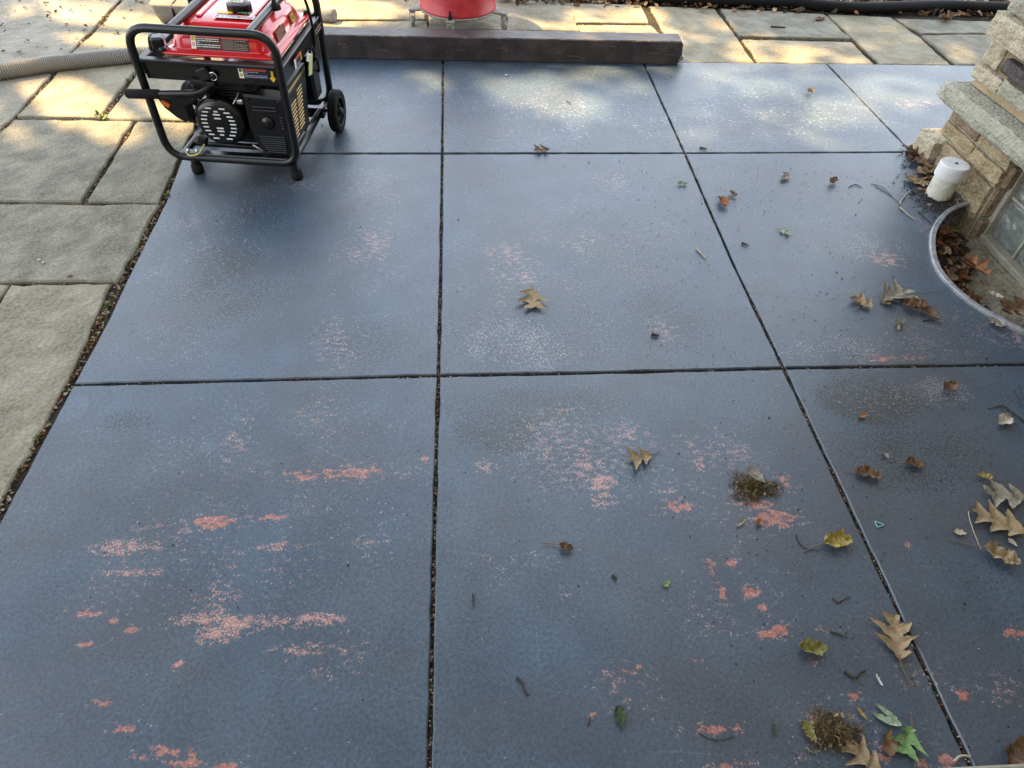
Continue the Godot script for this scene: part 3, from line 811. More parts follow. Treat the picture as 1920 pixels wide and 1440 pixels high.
func stone_block(z0: float, z1: float, y0: float, y1: float, x: float, proud: float, sd: int, rough := .010, depth := .09) -> ArrayMesh:
	# a rubble stone with its rough face towards -x
	var nz := noise(7.0, sd, 3)
	var ny := 5; var nx := 7
	var st := S()
	st.set_smooth_group(-1)
	var rows := []
	for i in ny + 3:
		var row := PackedVector3Array()
		var ii := clampi(i - 1, 0, ny)
		for j in nx + 3:
			var jj := clampi(j - 1, 0, nx)
			var t := float(ii) / ny; var u := float(jj) / nx
			var e := 1.0 if (i == 0 or j == 0 or i == ny + 2 or j == nx + 2) else 0.0
			var edge: float = min(min(t, 1 - t) * 5.0, min(u, 1 - u) * 7.0)
			var xx := x - proud + .008 * (1.0 - clampf(edge, 0, 1)) + rough * nz.get_noise_3d(u * .25 + z0 * 3.0, t * .18 + y0 * 3.0, sd)
			var wob := .006
			var zz := lerpf(z0, z1, u) + wob * nz.get_noise_2d(t * .3, sd + u * 5.0)
			var yy := lerpf(y0, y1, t) + wob * nz.get_noise_2d(u * .4 + 9.0, sd + t * 5.0)
			if e > 0: xx = x + depth
			row.append(Vector3(xx, yy, zz))
		rows.append(row)
	rings(st, rows, false)
	return fin(st)

func house() -> void:
	var h := thing("stone_house", "buff rubble stone house wall with a projecting ledge and glass block window", "building", Vector3.ZERO)
	var X := 2.385
	var Z := -1.447
	# core walls with thickness and a window opening (z -.94 .. .12, y -.12 .. .27)
	var st := S()
	box(st, Vector3(X + .17, .02, Z + .26), Vector3(.30, .56, .49), .004)
	box(st, Vector3(X + .17, .02, 2.32), Vector3(.30, .56, 4.40), .004)
	box(st, Vector3(X + .25, 2.90, 1.53), Vector3(.30, 5.06, 5.94), .004)
	box(st, Vector3(X + 2.6, 2.45, Z + .15), Vector3(4.4, 5.2, .30), .004)
	box(st, Vector3(-.55, 2.6, 2.55), Vector3(5.86, 5.3, .30), .004)
	obj("mortar_core", fin(st), M.mortar, h)
	st = S()
	box(st, Vector3(X + .21, -.30, -.41), Vector3(.34, .36, 1.06), .004)
	obj("foundation", fin(st), M.sill, h)
	st = S()
	box(st, Vector3(X + 1.2, .1, -.41), Vector3(1.2, .9, 1.4), .004)
	# stones below the ledge: z from the corner, y, proud, kind
	var low: Array = [[.035, .262, .212, .275, .020, 2], [.285, .512, .212, .275, .022, 0], [.03, .275, .135, .198, .022, 0], [.282, .512, .130, .200, .024, 0], [-.075, .075, -.02, .105, .055, 1], [.085, .30, -.02, .122, .02, 0], [.31, .500, -.20, .120, .024, 0]]
	for q in low:
		obj("stone", stone_block(Z + q[0], Z + q[1], q[2], q[3], X + .02, q[4], rng.randi() % 999), M.stone[q[5]], h)
	# jamb stones beside the window, seen in the opening's reveal
	for q in [[.235, .275, .0], [.13, .228, .01], [-.02, .122, -.005], [-.2, -.03, .008]]:
		st = S()
		box(st, Vector3(X + .09, (q[0] + q[1]) * .5, Z + .506 + q[2]), Vector3(.125, q[1] - q[0], .03), .008, Basis(Vector3.UP, q[2] * 8.0))
		obj("jamb_stone", fin(st), M.stone[2], h)
	# stones beyond the window, towards the camera
	var y := -.02
	for row in [[-.02, .06], [.07, .15], [.16, .272]]:
		var z := .14
		while z < 2.4:
			var w := rng.randf_range(.16, .38)
			obj("stone", stone_block(z, z + w - .018, row[0], row[1], X + .02, rng.randf_range(.016, .03), rng.randi() % 999), M.stone[[0, 0, 1, 2][rng.randi() % 4]], h)
			z += w
	# projecting ledge, two long stones with a rough nose
	for seg in [[-.03, .98], [.99, 2.0], [2.01, 3.6]]:
		var nz := noise(9.0, int(seg[0] * 50) + 5, 4)
		var ls := S()
		ls.set_smooth_group(-1)
		var prof := [Vector2(.16, .352), Vector2(.02, .358), Vector2(-.055, .362), Vector2(-.068, .352), Vector2(-.082, .325), Vector2(-.078, .300), Vector2(-.064, .284), Vector2(.0, .280), Vector2(.16, .280)]
		var rr := []
		var n := 24
		for i in n + 1:
			var z: float = Z + lerpf(seg[0], seg[1], float(i) / n)
			var ring := PackedVector3Array()
			for j in prof.size():
				var p: Vector2 = prof[j]
				var am := .016 if (j > 1 and j < 7) else .003
				var e := 0.0
				if (i == 0 or i == n) : e = .012 if (j > 1 and j < 7) else .0
				ring.append(Vector3(X + p.x + e + am * nz.get_noise_3d(z * 1.3, j * .13, 1.0), p.y + am * .45 * nz.get_noise_3d(z * 1.7, j * .21, 7.0) + .05 * clampf(z - Z, 0.0, .8) * .6, z + (.02 * nz.get_noise_2d(j * .4, z) if (i == 0 or i == n) else 0.0)))
			rr.append(ring)
		rings(ls, rr)
		fan(ls, rr[0], true); fan(ls, rr[n], false)
		obj("ledge_stone", fin(ls), M.stone[4], h)
	# sloped mortar fillet on the ledge
	st = S()
	for i in 20:
		var za := Z + .0 + i * .17; var zb := za + .17
		var ya := .361 + .03 * clampf(za - Z, 0, .8); var yb := .361 + .03 * clampf(zb - Z, 0, .8)
		quad(st, Vector3(X + .048, ya + .0, za), Vector3(X + .10, ya + .05, za), Vector3(X + .10, yb + .05, zb), Vector3(X + .048, yb, zb))
	quad(st, Vector3(X + .10, .33, Z), Vector3(X + .10, .33, Z), Vector3(X + .10, .41, Z), Vector3(X + .048, .361, Z))
	obj("mortar_fillet", fin(st), M.sand_mortar, h)
	# sandy mortar behind the upper stones
	st = S()
	box(st, Vector3(X + .098, .80, 1.53), Vector3(.012, .90, 5.93), .001)
	obj("mortar_face", fin(st), M.sand_mortar, h)
	var up: Array = [[-.045, .16, .375, .435, .052, 1], [.165, .36, .385, .45, .05, 4], [.42, .56, .40, .49, .045, 4], [.60, .86, .40, .48, .03, 1], [-.045, .070, .445, .545, .035, 1], [.125, .44, .468, .520, .062, 3], [.095, .40, .530, .585, .034, 2], [-.055, .40, .555, .650, .075, 1], [.42, .80, .505, .60, .035, 1], [-.04, .13, .660, .78, .04, 4], [.15, .45, .66, .75, .04, 1], [.43, .78, .61, .70, .03, 2], [-.04, .25, .79, .90, .045, 1], [.27, .55, .765, .87, .04, 0], [.57, .85, .71, .84, .04, 4], [.47, .55, .67, .75, .03, 0]]
	for q in up:
		if q[5] == 2 and q[2] < .56: q[1] = .40; q[3] = .55
		obj("stone", stone_block(Z + q[0], Z + q[1], q[2], q[3], X + .11, q[4], rng.randi() % 999, .012, .03), M.stone[q[5]], h)
	for row in [[.42, .52], [.53, .64], [.65, .75], [.76, .88]]:
		var z := Z + .88
		while z < 2.4:
			var w := rng.randf_range(.18, .42)
			obj("stone", stone_block(z, z + w - .02, row[0], row[1], X + .11, rng.randf_range(.03, .055), rng.randi() % 999, .012, .03), M.stone[[0, 1, 1, 2, 4][rng.randi() % 5]], h)
			z += w
	for row in [[.91, 1.02], [1.03, 1.13]]:
		var z := Z - .04
		while z < 2.4:
			var w := rng.randf_range(.18, .42)
			obj("stone", stone_block(z, z + w - .02, row[0], row[1], X + .11, rng.randf_range(.03, .055), rng.randi() % 999, .012, .03), M.stone[[0, 1, 1, 2, 4][rng.randi() % 5]], h)
			z += w
	# glass block window: pale mortar grid, wavy glass blocks, dim room behind
	var w := Node3D.new()
	w.name = "glass_block_window"
	h.add_child(w, true)
	var gx := X + .125
	var zs := Z + .535
	st = S()
	box(st, Vector3(gx - .006, .085, zs - .018), Vector3(.10, .41, .040), .004)
	box(st, Vector3(gx - .010, -.112, zs + .42), Vector3(.11, .040, .90), .004)
	for k in 5:
		box(st, Vector3(gx + .004, .09, zs + .195 * (k + 1) - .005), Vector3(.08, .38, .012), .002)
	box(st, Vector3(gx + .004, .098, zs + .45), Vector3(.0795, .012, .90), .002)
	box(st, Vector3(gx + .004, .285, zs + .45), Vector3(.08, .03, .90), .002)
	obj("grout", fin(st), M.mortar, w)
	for k in 4:
		for j in 2:
			var c := Vector3(gx + .012, -.0 + j * .194 - .002, zs + .0925 + .195 * k)
			st = S()
			var rr := []
			for e in [[.046, .0885, .092], [-.030, .0885, .092], [-.042, .080, .083], [-.038, .072, .075], [-.040, .0, .0]]:
				var ring := PackedVector3Array()
				for q in rrect(0, 0, maxf(e[2], .002), maxf(e[1], .002), maxf(.012, .0) if e[1] > .05 else .0008, 0.0, 3):
					ring.append(c + Vector3(e[0], q.z, q.x))
				rr.append(ring)
			rings(st, rr)
			fan(st, rr[0], true)
			obj("glass_block", fin(st), M.glass, w)
	st = S()
	box(st, Vector3(gx + .17, .09, zs + .42), Vector3(.02, .5, 1.1), .002)
	obj("room_backing", fin(st), M.room, w)
	# sloped mortar sill in the well
	st = S()
	var nz2 := noise(3.0, 77, 4)
	var rows := []
	for i in 13:
		var row := PackedVector3Array()
		var z := -1.0 + i * .09
		for j in 6:
			var t := j / 5.0
			row.append(Vector3(lerpf(gx - .05, 2.13, t), lerpf(-.118, -.165, t * t * .4 + t * .6) + .012 * nz2.get_noise_2d(z * 2.0, t * 2.0), z))
		rows.append(row)
	rings(st, rows, false)
	obj("sloped_sill", fin(st), M.sill, h)
	# ---- window well rim
	var ww := thing("window_well", "curved galvanized window well rim set in the patio below the glass blocks", "window well")
	var rim: Array = [2.395, -1.015, 2.2626, -0.9508, 2.1424, -0.836, 2.0647, -0.7193, 2.0051, -0.573, 1.993, -0.4526, 2.0218, -0.3226, 2.0759, -0.2295, 2.136, -0.1548, 2.27, -0.055, 2.395, -0.02]
	var pts := []
	for i in range(0, rim.size(), 2): pts.append(Vector3(rim[i], 0, rim[i + 1]))
	var path := smooth_path(pts, 5)
	st = S()
	var rr2 := []
	for i in path.size():
		var p: Vector3 = path[i]
		var q: Vector3 = path[min(i + 1, path.size() - 1)] - path[max(i - 1, 0)]
		var nn := Vector3(-q.z, 0, q.x).normalized()
		if nn.dot(Vector3(2.4, 0, -.45) - p) < 0: nn = -nn
		var ring := PackedVector3Array()
		for e in [[.0, -.42], [.0, .010], [.003, .014], [.020, .014], [.023, .010], [.023, .004], [.006, .002], [.006, -.42]]:
			var rip := .008 * sin(e[1] * 60.0) if e[1] < -.05 else 0.0
			ring.append(p + nn * (e[0] + rip - .012) + Vector3(0, e[1], 0))
		rr2.append(ring)
	st.set_smooth_group(0)
	for j in 7:
		st.set_smooth_group(j + 1)
		var strip := []
		for ring in rr2: strip.append(PackedVector3Array([ring[j], ring[j + 1]]))
		rings(st, strip, false)
	obj("rim", fin(st), M.galv, ww)
	st = S()
	rows = []
	for i in 5:
		var row := PackedVector3Array()
		for j in 5: row.append(Vector3(1.98 + i * .15, -.15 + .02 * nz2.get_noise_2d(i, j), -1.08 + j * .28))
		rows.append(row)
	rings(st, rows, false)
	obj("well_floor", fin(st), M.soil, ww)

func trees(sd: Vector3) -> void:
	# the trees beyond the far left of the paving whose crowns shade the patio
	var lit: Array = [[-2.396, -3.28, 0.35, 0.203, 1], [-1.974, -2.778, 0.268, 0.285, 1], [-2.049, -1.981, 0.231, 0.238, 1], [-1.812, -2.046, 0.342, 0.307, 1], [-1.797, -1.783, 0.275, 0.21, 1], [-1.444, -2.052, 0.24, 0.372, 1], [-1.306, -1.733, 0.151, 0.192, 1], [-1.26, -1.652, 0.112, 0.106, 1], [-1.308, -2.924, 0.504, 0.421, 1], [-0.577, -3.266, 0.306, 0.265, 1], [-0.92, -3.299, 0.406, 0.381, 1], [0.687, -3.103, 0.243, 0.128, 1], [1.103, -3.101, 0.283, 0.203, 1], [1.22, -3.373, 0.221, 0.12, 1], [-0.311, -2.261, 0.122, 0.048, 1], [0.039, -3.292, 0.244, 0.212, 1], [0.724, -1.826, 0.238, 0.118, 1], [0.613, -2.085, 0.234, 0.091, 0.8], [0.304, -2.267, 0.239, 0.083, 0.9], [1.616, -1.606, 0.222, 0.072, 0.95], [2.176, -2.031, 0.2, 0.105, 0.95], [2.627, -2.011, 0.172, 0.085, 0.9], [2.289, -2.748, 0.385, 0.118, 0.7], [2.798, -2.962, 0.22, 0.109, 0.7], [2.014, -2.54, 0.234, 0.078, 0.7], [1.398, -2.165, 0.368, 0.136, 0.6], [3.048, -2.337, 0.201, 0.149, 0.7], [1.972, -1.591, 0.169, 0.055, 1], [0.969, -2.294, 0.184, 0.071, 0.9], [1.609, -2.38, 0.288, 0.074, 0.9], [1.929, -2.106, 0.247, 0.107, 0.9], [2.536, -2.219, 0.226, 0.113, 0.9], [0.429, -1.956, 0.17, 0.074, 0.8], [-0.294, -1.977, 0.138, 0.061, 0.5], [2.392, -1.707, 0.175, 0.058, 0.8], [2.061, -2.783, 0.314, 0.085, 1], [1.719, -3.033, 0.214, 0.201, 0.9], [3.071, -3.081, 0.189, 0.076, 0.9], [3.318, -2.778, 0.182, 0.086, 0.8], [1.157, -1.755, 0.112, 0.058, 0.8], [2.614, -1.274, 0.092, 0.099, 1], [2.681, -1.286, 0.066, 0.126, 1], [0.451, -2.511, 0.338, 0.063, 0.8], [1.156, -2.487, 0.189, 0.063, 0.8]]
	var leafm := S()
	for k in 3:
		var a := TAU * k / 3.0
		var d := Vector3(cos(a), 0, sin(a)); var n := Vector3(-sin(a), 0, cos(a))
		var b := d * .25
		quad(leafm, b, b + d * .45 + n * .26 + Vector3(0, .06, 0), b + d * .95 - Vector3(0, .08, 0), b + d * .45 - n * .26 + Vector3(0, .06, 0))
	var lm := fin(leafm)
	var stems: Array = [[-7.6, -4.9, 0.0], [-4.6, -8.4, 1.0], [-10.8, -1.6, 2.0]]
	var labels := ["tall shade tree left of the paving, crown over the generator", "tall shade tree beyond the flagstones behind the vacuum", "tall shade tree furthest to the left of the camera"]
	stems.append([4.6, -7.4, 3.0])
	labels.append("tall shade tree beyond the house corner, limbs over the patio")
	var sets := [[[], []], [[], []], [[], []], [[], []]]
	var r := RandomNumberGenerator.new(); r.seed = 5
	for i in 14000:
		var g := Vector2(r.randf_range(-4.2, 5.2), r.randf_range(-5.4, 2.6))
		var s := r.randf_range(.20, .36)
		var skip := false
		for e in lit:
			var d := Vector2((g.x - e[0]) / (e[2] + s * .55), (g.y - e[1]) / (e[3] + s * .55))
			if d.length_squared() < 1.0:
				skip = r.randf() < e[4]; 
				if skip: break
		if skip: continue
		var hgt := 12.6 + 1.3 * sin(g.x * .9 + g.y * .5) + r.randf_range(-1.7, 1.7)
		var c := Vector3(g.x, 0, g.y) - sd * (hgt / -sd.y)
		var best := 0
		for q in 3:
			if Vector2(c.x - stems[q][0], c.z - stems[q][1]).length() < Vector2(c.x - stems[best][0], c.z - stems[best][1]).length(): best = q
		var b := Basis(Vector3.UP, r.randf() * TAU) * Basis(Vector3.RIGHT, r.randf_range(-.6, .6)) * Basis(Vector3.FORWARD, r.randf_range(-.6, .6))
		sets[best][0].append(Transform3D(b.scaled(Vector3.ONE * s), c))
		var tone := r.randf_range(.7, 1.3)
		sets[best][1].append(Color(tone, tone, tone * .9))
	# limbs of the fourth tree hang over the near half of the patio
	for i in 4300:
		var c := Vector3(r.randf_range(-1.4, 4.4), 0, r.randf_range(-3.6, 3.6))
		if sin(c.x * 2.3 + c.z * 1.1) + sin(c.z * 2.9 - c.x * .7) > 1.25: continue
		c.y = 8.6 + 1.2 * sin(c.x * .8) + r.randf_range(-1.2, 1.2)
		var b := Basis(Vector3.UP, r.randf() * TAU) * Basis(Vector3.RIGHT, r.randf_range(-.6, .6)) * Basis(Vector3.FORWARD, r.randf_range(-.6, .6))
		sets[3][0].append(Transform3D(b.scaled(Vector3.ONE * r.randf_range(.20, .34)), c))
		var tone := r.randf_range(.7, 1.3)
		sets[3][1].append(Color(tone, tone, tone * .9))
	for q in 4:
		var base := Vector3(stems[q][0], -.02, stems[q][1])
		var t := thing("shade_tree", labels[q], "tree", base, 0.0, "trees shading the patio")
		var st := S()
		tube(st, smooth_path([Vector3.ZERO, Vector3(.1, 3.6, .05), Vector3(.05, 8.2, -.1), Vector3(.3, 12.6, .1)], 4), [.30, .27, .25, .24, .22, .21, .20, .19, .18, .16, .14, .12, .08], 12)
		obj("trunk", fin(st), M.bark, t)
		var n: int = sets[q][0].size()
		for k in 9:
			st = S()
			var tip: Vector3 = sets[q][0][int(n * (k + .5) / 9.0)].origin - base
			var s0 := Vector3(.12, 7.0 + k * .5, 0)
			tube(st, smooth_path([s0, s0.lerp(tip, .45) + Vector3(0, .35, 0), tip], 4), [.09, .08, .07, .06, .05, .04, .03, .02, .01], 7)
			obj("limb", fin(st), M.bark, t)
		var xs := []
		for x in sets[q][0]: xs.append(Transform3D(x.basis, x.origin - base))
		M.canopy.vertex_color_use_as_albedo = true
		scatter("crown", lm, xs, sets[q][1], M.canopy, t)

func generator() -> void:
	var g := thing("portable_generator", "red and black portable generator on wheels in a tubular frame", "generator", Vector3(-0.8515, 0.0, -1.2696), -0.1250)
	var R := .0165
	var xl := -.33; var xr := .243; var y0 := .070; var y1 := .605
	# tubular frame
	for e in [[0.0, "front_loop"], [-.60, "rear_loop"]]:
		var st := S()
		tube(st, arc_path([Vector3(xl, y0, e[0]), Vector3(xr, y0, e[0]), Vector3(xr, y1, e[0]), Vector3(xl, y1, e[0])], .085, 6, true), R, 12, true)
		obj(e[1], fin(st), M.black, g)
	for e in [[.148, y1, "top_tube"], [-.158, y1, "top_tube"], [xr - .03, y0 + .002, "base_tube"], [xl + .06, y0 + .002, "base_tube"]]:
		var st := S()
		tube(st, [Vector3(e[0], e[1], -.012), Vector3(e[0], e[1], -.588)], R * .97, 12)
		obj(e[2], fin(st), M.black, g)
	var st := S()
	box(st, Vector3(-.03, .076, -.012), Vector3(.50, .034, .040), .004)
	box(st, Vector3(-.03, .076, -.47), Vector3(.50, .030, .040), .004)
	obj("cross_channel", fin(st), M.black, g)
	st = S()
	tube(st, [Vector3(-.27, .075, -.115), Vector3(.21, .075, -.115)], .013, 10)
	obj("cross_tube", fin(st), M.black, g)
	# rails and panels under the tank
	st = S()
	box(st, Vector3(-.043, .481, -.010), Vector3(.545, .014, .034), .003)
	box(st, Vector3(-.043, .440, -.018), Vector3(.545, .075, .008), .002)
	obj("front_rail", fin(st), M.black, g)
	for sx in [[xr - .008, 1.0], [xl + .008, -1.0]]:
		st = S()
		box(st, Vector3(sx[0], .474, -.30), Vector3(.034, .012, .57), .003)
		box(st, Vector3(sx[0] + .010 * sx[1], .440, -.30), Vector3(.006, .062, .565), .002)
		obj("side_rail", fin(st), M.black, g)
	st = S()
	box(st, Vector3(-.043, .481, -.590), Vector3(.545, .014, .034), .003)
	obj("rear_rail", fin(st), M.black, g)
	# fuel tank
	st = S()
	var tx := -.010; var tz := -.295
	var rr := []
	for e in [[.236, .256, .030, .492], [.238, .258, .032, .497], [.236, .256, .030, .502], [.214, .234, .050, .503], [.206, .226, .055, .510], [.200, .216, .06, .540], [.194, .206, .06, .560], [.182, .196, .06, .572], [.176, .188, .06, .574], [.170, .178, .055, .586], [.150, .160, .05, .593], [.08, .09, .04, .598], [.01, .01, .005, .599]]:
		rr.append(rrect(tx, tz, e[0], e[1], e[2], e[3]))
	rr.reverse()
	rings(st, rr)
	var tank := obj("fuel_tank", fin(st), M.red, g)
	for e in [[tx - .10, .022], [tx + .11, .022]]:
		st = S()
		box(st, Vector3(e[0], .600, tz - .02), Vector3(e[1], .010, .30), .004)
		obj("ridge", fin(st), M.red, tank)
	st = S()
	box(st, Vector3(tx, .561, tz + .206), Vector3(.25, .014, .014), .005)
	obj("ridge", fin(st), M.red, tank)
	for e in [[-.235, -.052], [.210, -.052], [.210, -.54], [-.235, -.54]]:
		st = S()
		lathe(st, [Vector2(.0, .516), Vector2(.010, .516), Vector2(.014, .510), Vector2(.014, .501)], 10, Transform3D(Basis.IDENTITY, Vector3(e[0], 0, e[1])))
		obj("bolt", fin(st), M.black, tank)
	# black bracket at the tank's front left corner
	st = S()
	box(st, Vector3(-.262, .520, -.085), Vector3(.05, .05, .055), .008, Basis(Vector3.UP, .3))
	tube(st, arc_path([Vector3(-.262, .53, -.11), Vector3(-.305, .535, -.12), Vector3(-.315, .47, -.12)], .03, 5), .014, 9)
	obj("corner_bracket", fin(st), M.black, g)
	# cap, vent, hose
	st = S()
	lathe(st, [Vector2(0, .627), Vector2(.022, .627), Vector2(.042, .626), Vector2(.048, .622)], 40, Transform3D(Basis.IDENTITY, Vector3(.027, 0, -.265)))
	var rv := []
	for yy in [.622, .608, .598]:
		var ring := PackedVector3Array()
		for j in 40:
			var a := -TAU * j / 40.0
			var q := .048 + (.002 if (j / 2) % 2 == 0 else 0.0)
			ring.append(Vector3(.027 + q * cos(a), yy, -.265 + q * sin(a)))
		rv.append(ring)
	rv.reverse()
	rings(st, rv)
	var cap := obj("fuel_cap", fin(st), M.black_plastic, g)
	label_quad(Vector3(.052, .6285, -.248), Vector3(.002, .6285, -.248), Vector3(.002, .6285, -.286), Vector3(.052, .6285, -.286), print_mat(48, 36, Color(.05, .05, .05), [[4, 4, 18, 12, Color(.8, .3, .15)], [24, 6, 8, 24, Color(.15, .7, .3)], [34, 10, 9, 12, Color(.85, .75, .2)], [6, 20, 14, 8, Color(.75, .8, .75)]]), "cap_print", cap)
	st = S()
	lathe(st, [Vector2(0, .632), Vector2(.008, .632), Vector2(.010, .618), Vector2(.020, .616), Vector2(.024, .610), Vector2(.025, .597)], 18, Transform3D(Basis.IDENTITY, Vector3(.163, 0, -.295)))
	obj("vent_grommet", fin(st), M.rubber, g)
	st = S()
	tube(st, smooth_path([Vector3(.163, .630, -.295), Vector3(.175, .665, -.33), Vector3(.20, .66, -.40), Vector3(.236, .60, -.455), Vector3(.249, .50, -.47), Vector3(.255, .42, -.45), Vector3(.245, .35, -.42)], 5), .006, 8)
	obj("vent_hose", fin(st), M.rubber, g)
	# prints on the tank
	var wl := Color(.93, .92, .88); var bk := Color(.06, .06, .06)
	var pa := [[0, 0, 24, 64, wl], [3, 6, 18, 20, Color(.85, .7, .1)], [6, 36, 12, 14, Color(.8, .2, .2)], [9, 39, 6, 8, wl], [24, 0, 116, 10, Color(.85, .35, .3)]]
	pa.append_array(text_rows(28, 14, 136, 62, 9, wl, 3))
	label_quad(Vector3(-.122, .558, -.0835), Vector3(-.003, .558, -.0835), Vector3(-.003, .511, -.0655), Vector3(-.122, .511, -.0655), print_mat(140, 64, bk, pa), "warning_label", tank)
	var pb := [[0, 0, 110, 12, Color(.75, .3, .22)], [3, 15, 46, 46, Color(.35, .3, .28)]]
	pb.append_array(text_rows(52, 16, 106, 62, 8, Color(.6, .5, .42), 4))
	label_quad(Vector3(.003, .558, -.0835), Vector3(.108, .558, -.0835), Vector3(.108, .511, -.0655), Vector3(.003, .511, -.0655), print_mat(110, 64, bk, pb), "warning_label", tank)
	var pc := [[0, 0, 130, 34, wl], [4, 4, 122, 26, Color(.16, .17, .25)], [8, 9, 40, 16, Color(.85, .5, .5)]]
	pc.append_array(text_rows(52, 8, 122, 28, 11, wl, 6))
	label_quad(Vector3(.118, .6035, -.152), Vector3(-.045, .6035, -.152), Vector3(-.045, .6025, -.187), Vector3(.118, .6025, -.187), print_mat(130, 34, wl, pc), "tank_sticker", tank)
	label_quad(Vector3(-.05, .6035, -.225), Vector3(.018, .6035, -.225), Vector3(.018, .6030, -.203), Vector3(-.05, .6030, -.203), print_mat(8, 8, Color(.95, .75, .1), []), "tank_sticker", tank)
	var gt := label_quad(Vector3(.032, .6035, -.225), Vector3(.110, .6035, -.225), Vector3(.110, .6030, -.203), Vector3(.032, .6030, -.203), print_mat(8, 8, Color(.06, .09, .07), []), "tank_sticker", tank)
	var tm := TextMesh.new()
	tm.text = "GAS ONLY"
	tm.font_size = 16
	tm.pixel_size = .00085
	tm.depth = .0006
	var to := obj("lettering", tm, mat(lin(.2, .65, .25), .5), gt)
	to.transform = Transform3D(Basis(Vector3.UP, PI) * Basis(Vector3.RIGHT, -PI / 2), Vector3(.071, .6042, -.2142))
	var pr := [[0, 0, 60, 60, Color(.16, .10, .09)]]
	pr.append_array(text_rows(4, 4, 56, 58, 7, Color(.75, .5, .4), 8))
	label_quad(Vector3(.1935, .556, -.16), Vector3(.1935, .556, -.27), Vector3(.2015, .515, -.27), Vector3(.2015, .515, -.16), print_mat(60, 60, bk, pr), "warning_label", tank)
	label_quad(Vector3(.1935, .556, -.36), Vector3(.1935, .556, -.42), Vector3(.2015, .515, -.42), Vector3(.2015, .515, -.36), print_mat(20, 30, Color(.5, .38, .1), [[5, 4, 10, 22, Color(.85, .7, .25)], [8, 9, 4, 12, Color(.2, .12, .05)]]), "emblem_sticker", tank)
	# front panel label with arrow
	var pf := [[0, 0, 18, 40, wl], [4, 4, 10, 12, Color(.25, .35, .3)], [4, 22, 10, 12, Color(.8, .65, .1)], [20, 2, 84, 9, Color(.8, .3, .25)]]
	pf.append_array(text_rows(22, 14, 104, 38, 6, Color(.7, .7, .8), 9))
	label_quad(Vector3(.068, .470, -.0125), Vector3(.190, .470, -.0125), Vector3(.190, .428, -.0125), Vector3(.068, .428, -.0125), print_mat(112, 40, Color(.12, .12, .2), pf), "warning_label", g)
	st = S()
	for e in [[.205, .452, .010, .026], [.205, .435, .020, .010]]: box(st, Vector3(e[0], e[1], -.0105), Vector3(e[2], e[3], .004), .001)
	tri(st, Vector3(.192, .436, -.008), Vector3(.218, .436, -.008), Vector3(.205, .420, -.008))
	obj("arrow_mark", fin(st), M.yellow, g)
	var ps := [[0, 0, 20, 40, wl], [20, 0, 100, 12, Color(.75, .3, .25)]]
	ps.append_array(text_rows(24, 14, 100, 38, 6, Color(.7, .7, .7), 12))
	ps.append([104, 2, 14, 36, Color(.85, .65, .1)])
	label_quad(Vector3(.2595, .462, -.135), Vector3(.2595, .462, -.235), Vector3(.2595, .424, -.235), Vector3(.2595, .424, -.135), print_mat(120, 40, bk, ps), "warning_label", g)
	for e in [[.450, "row"], [.436, "row"]]:
		var t2 := [[0, 0, 2, 2, bk]]
		t2.append_array(text_rows(2, 3, 76, 12, 10, Color(.72, .66, .55), int(e[0] * 1000)))
		label_quad(Vector3(.2595, e[0] + .010, -.47), Vector3(.2595, e[0] + .010, -.57), Vector3(.2595, e[0] - .002, -.57), Vector3(.2595, e[0] - .002, -.47), print_mat(80, 12, Color(.04, .04, .04), t2), "rail_print", g)
	# folding handle with a foam grip
	st = S()
	tube(st, arc_path([Vector3(-.27, .362, .035), Vector3(-.075, .374, .030), Vector3(-.050, .410, -.03)], .05, 6), .0150, 12)
	obj("handle_tube", fin(st), M.black_gloss, g)
	st = S()
	tube(st, [Vector3(-.405, .356, .035), Vector3(-.400, .356, .035), Vector3(-.392, .3562, .035), Vector3(-.262, .3625, .035), Vector3(-.258, .3625, .035)], [.006, .013, .019, .019, .016], 14)
	obj("handle_grip", fin(st), M.foam, g)
	st = S()
	box(st, Vector3(-.085, .405, -.012), Vector3(.10, .018, .04), .004, Basis(Vector3.FORWARD, .1))
	box(st, Vector3(-.07, .440, -.005), Vector3(.05, .05, .03), .006, Basis(Vector3.FORWARD, -.35))
	obj("handle_bracket", fin(st), M.engine, g)
	st = S()
	var ringp := []
	for j in 20: ringp.append(Vector3(-.034 + .0155 * cos(TAU * j / 20), .434 + .0155 * sin(TAU * j / 20), .002))
	tube(st, ringp, .0028, 6, true)
	obj("switch_ring", fin(st), M.chrome, g)
	st = S()
	lathe(st, [Vector2(0, .012), Vector2(.012, .010), Vector2(.0145, 0), Vector2(.0145, -.02)], 16, Transform3D(Basis(Vector3.RIGHT, PI / 2), Vector3(-.034, .434, -.004)))
	obj("key_switch", fin(st), M.black_plastic, g)
	# recoil starter with louvre slots
	st = S()
	var fx := Transform3D(Basis(Vector3.RIGHT, PI / 2), Vector3(-.067, .231, -.045))
	lathe(st, [Vector2(0, .040), Vector2(.070, .040), Vector2(.092, .036), Vector2(.102, .026), Vector2(.106, .010), Vector2(.106, -.03), Vector2(.09, -.05)], 40, fx)
	var fan_c := obj("recoil_cover", fin(st), M.black_gloss, g)
	for j in 9:
		for sd in [-1.0, 1.0]:
			st = S()
			var yy := .231 + (j - 4) * .0165
			var bow := sqrt(maxf(0.0, .075 * .075 - pow((j - 4) * .0165, 2))) if absf((j - 4) * .0165) < .075 else .0
			box(st, Vector3(-.067 + sd * maxf(bow * .80, .026), yy, -.0038), Vector3(.026, .0058, .003), .0012)
			obj("slot", fin(st), M.white_paint, fan_c)
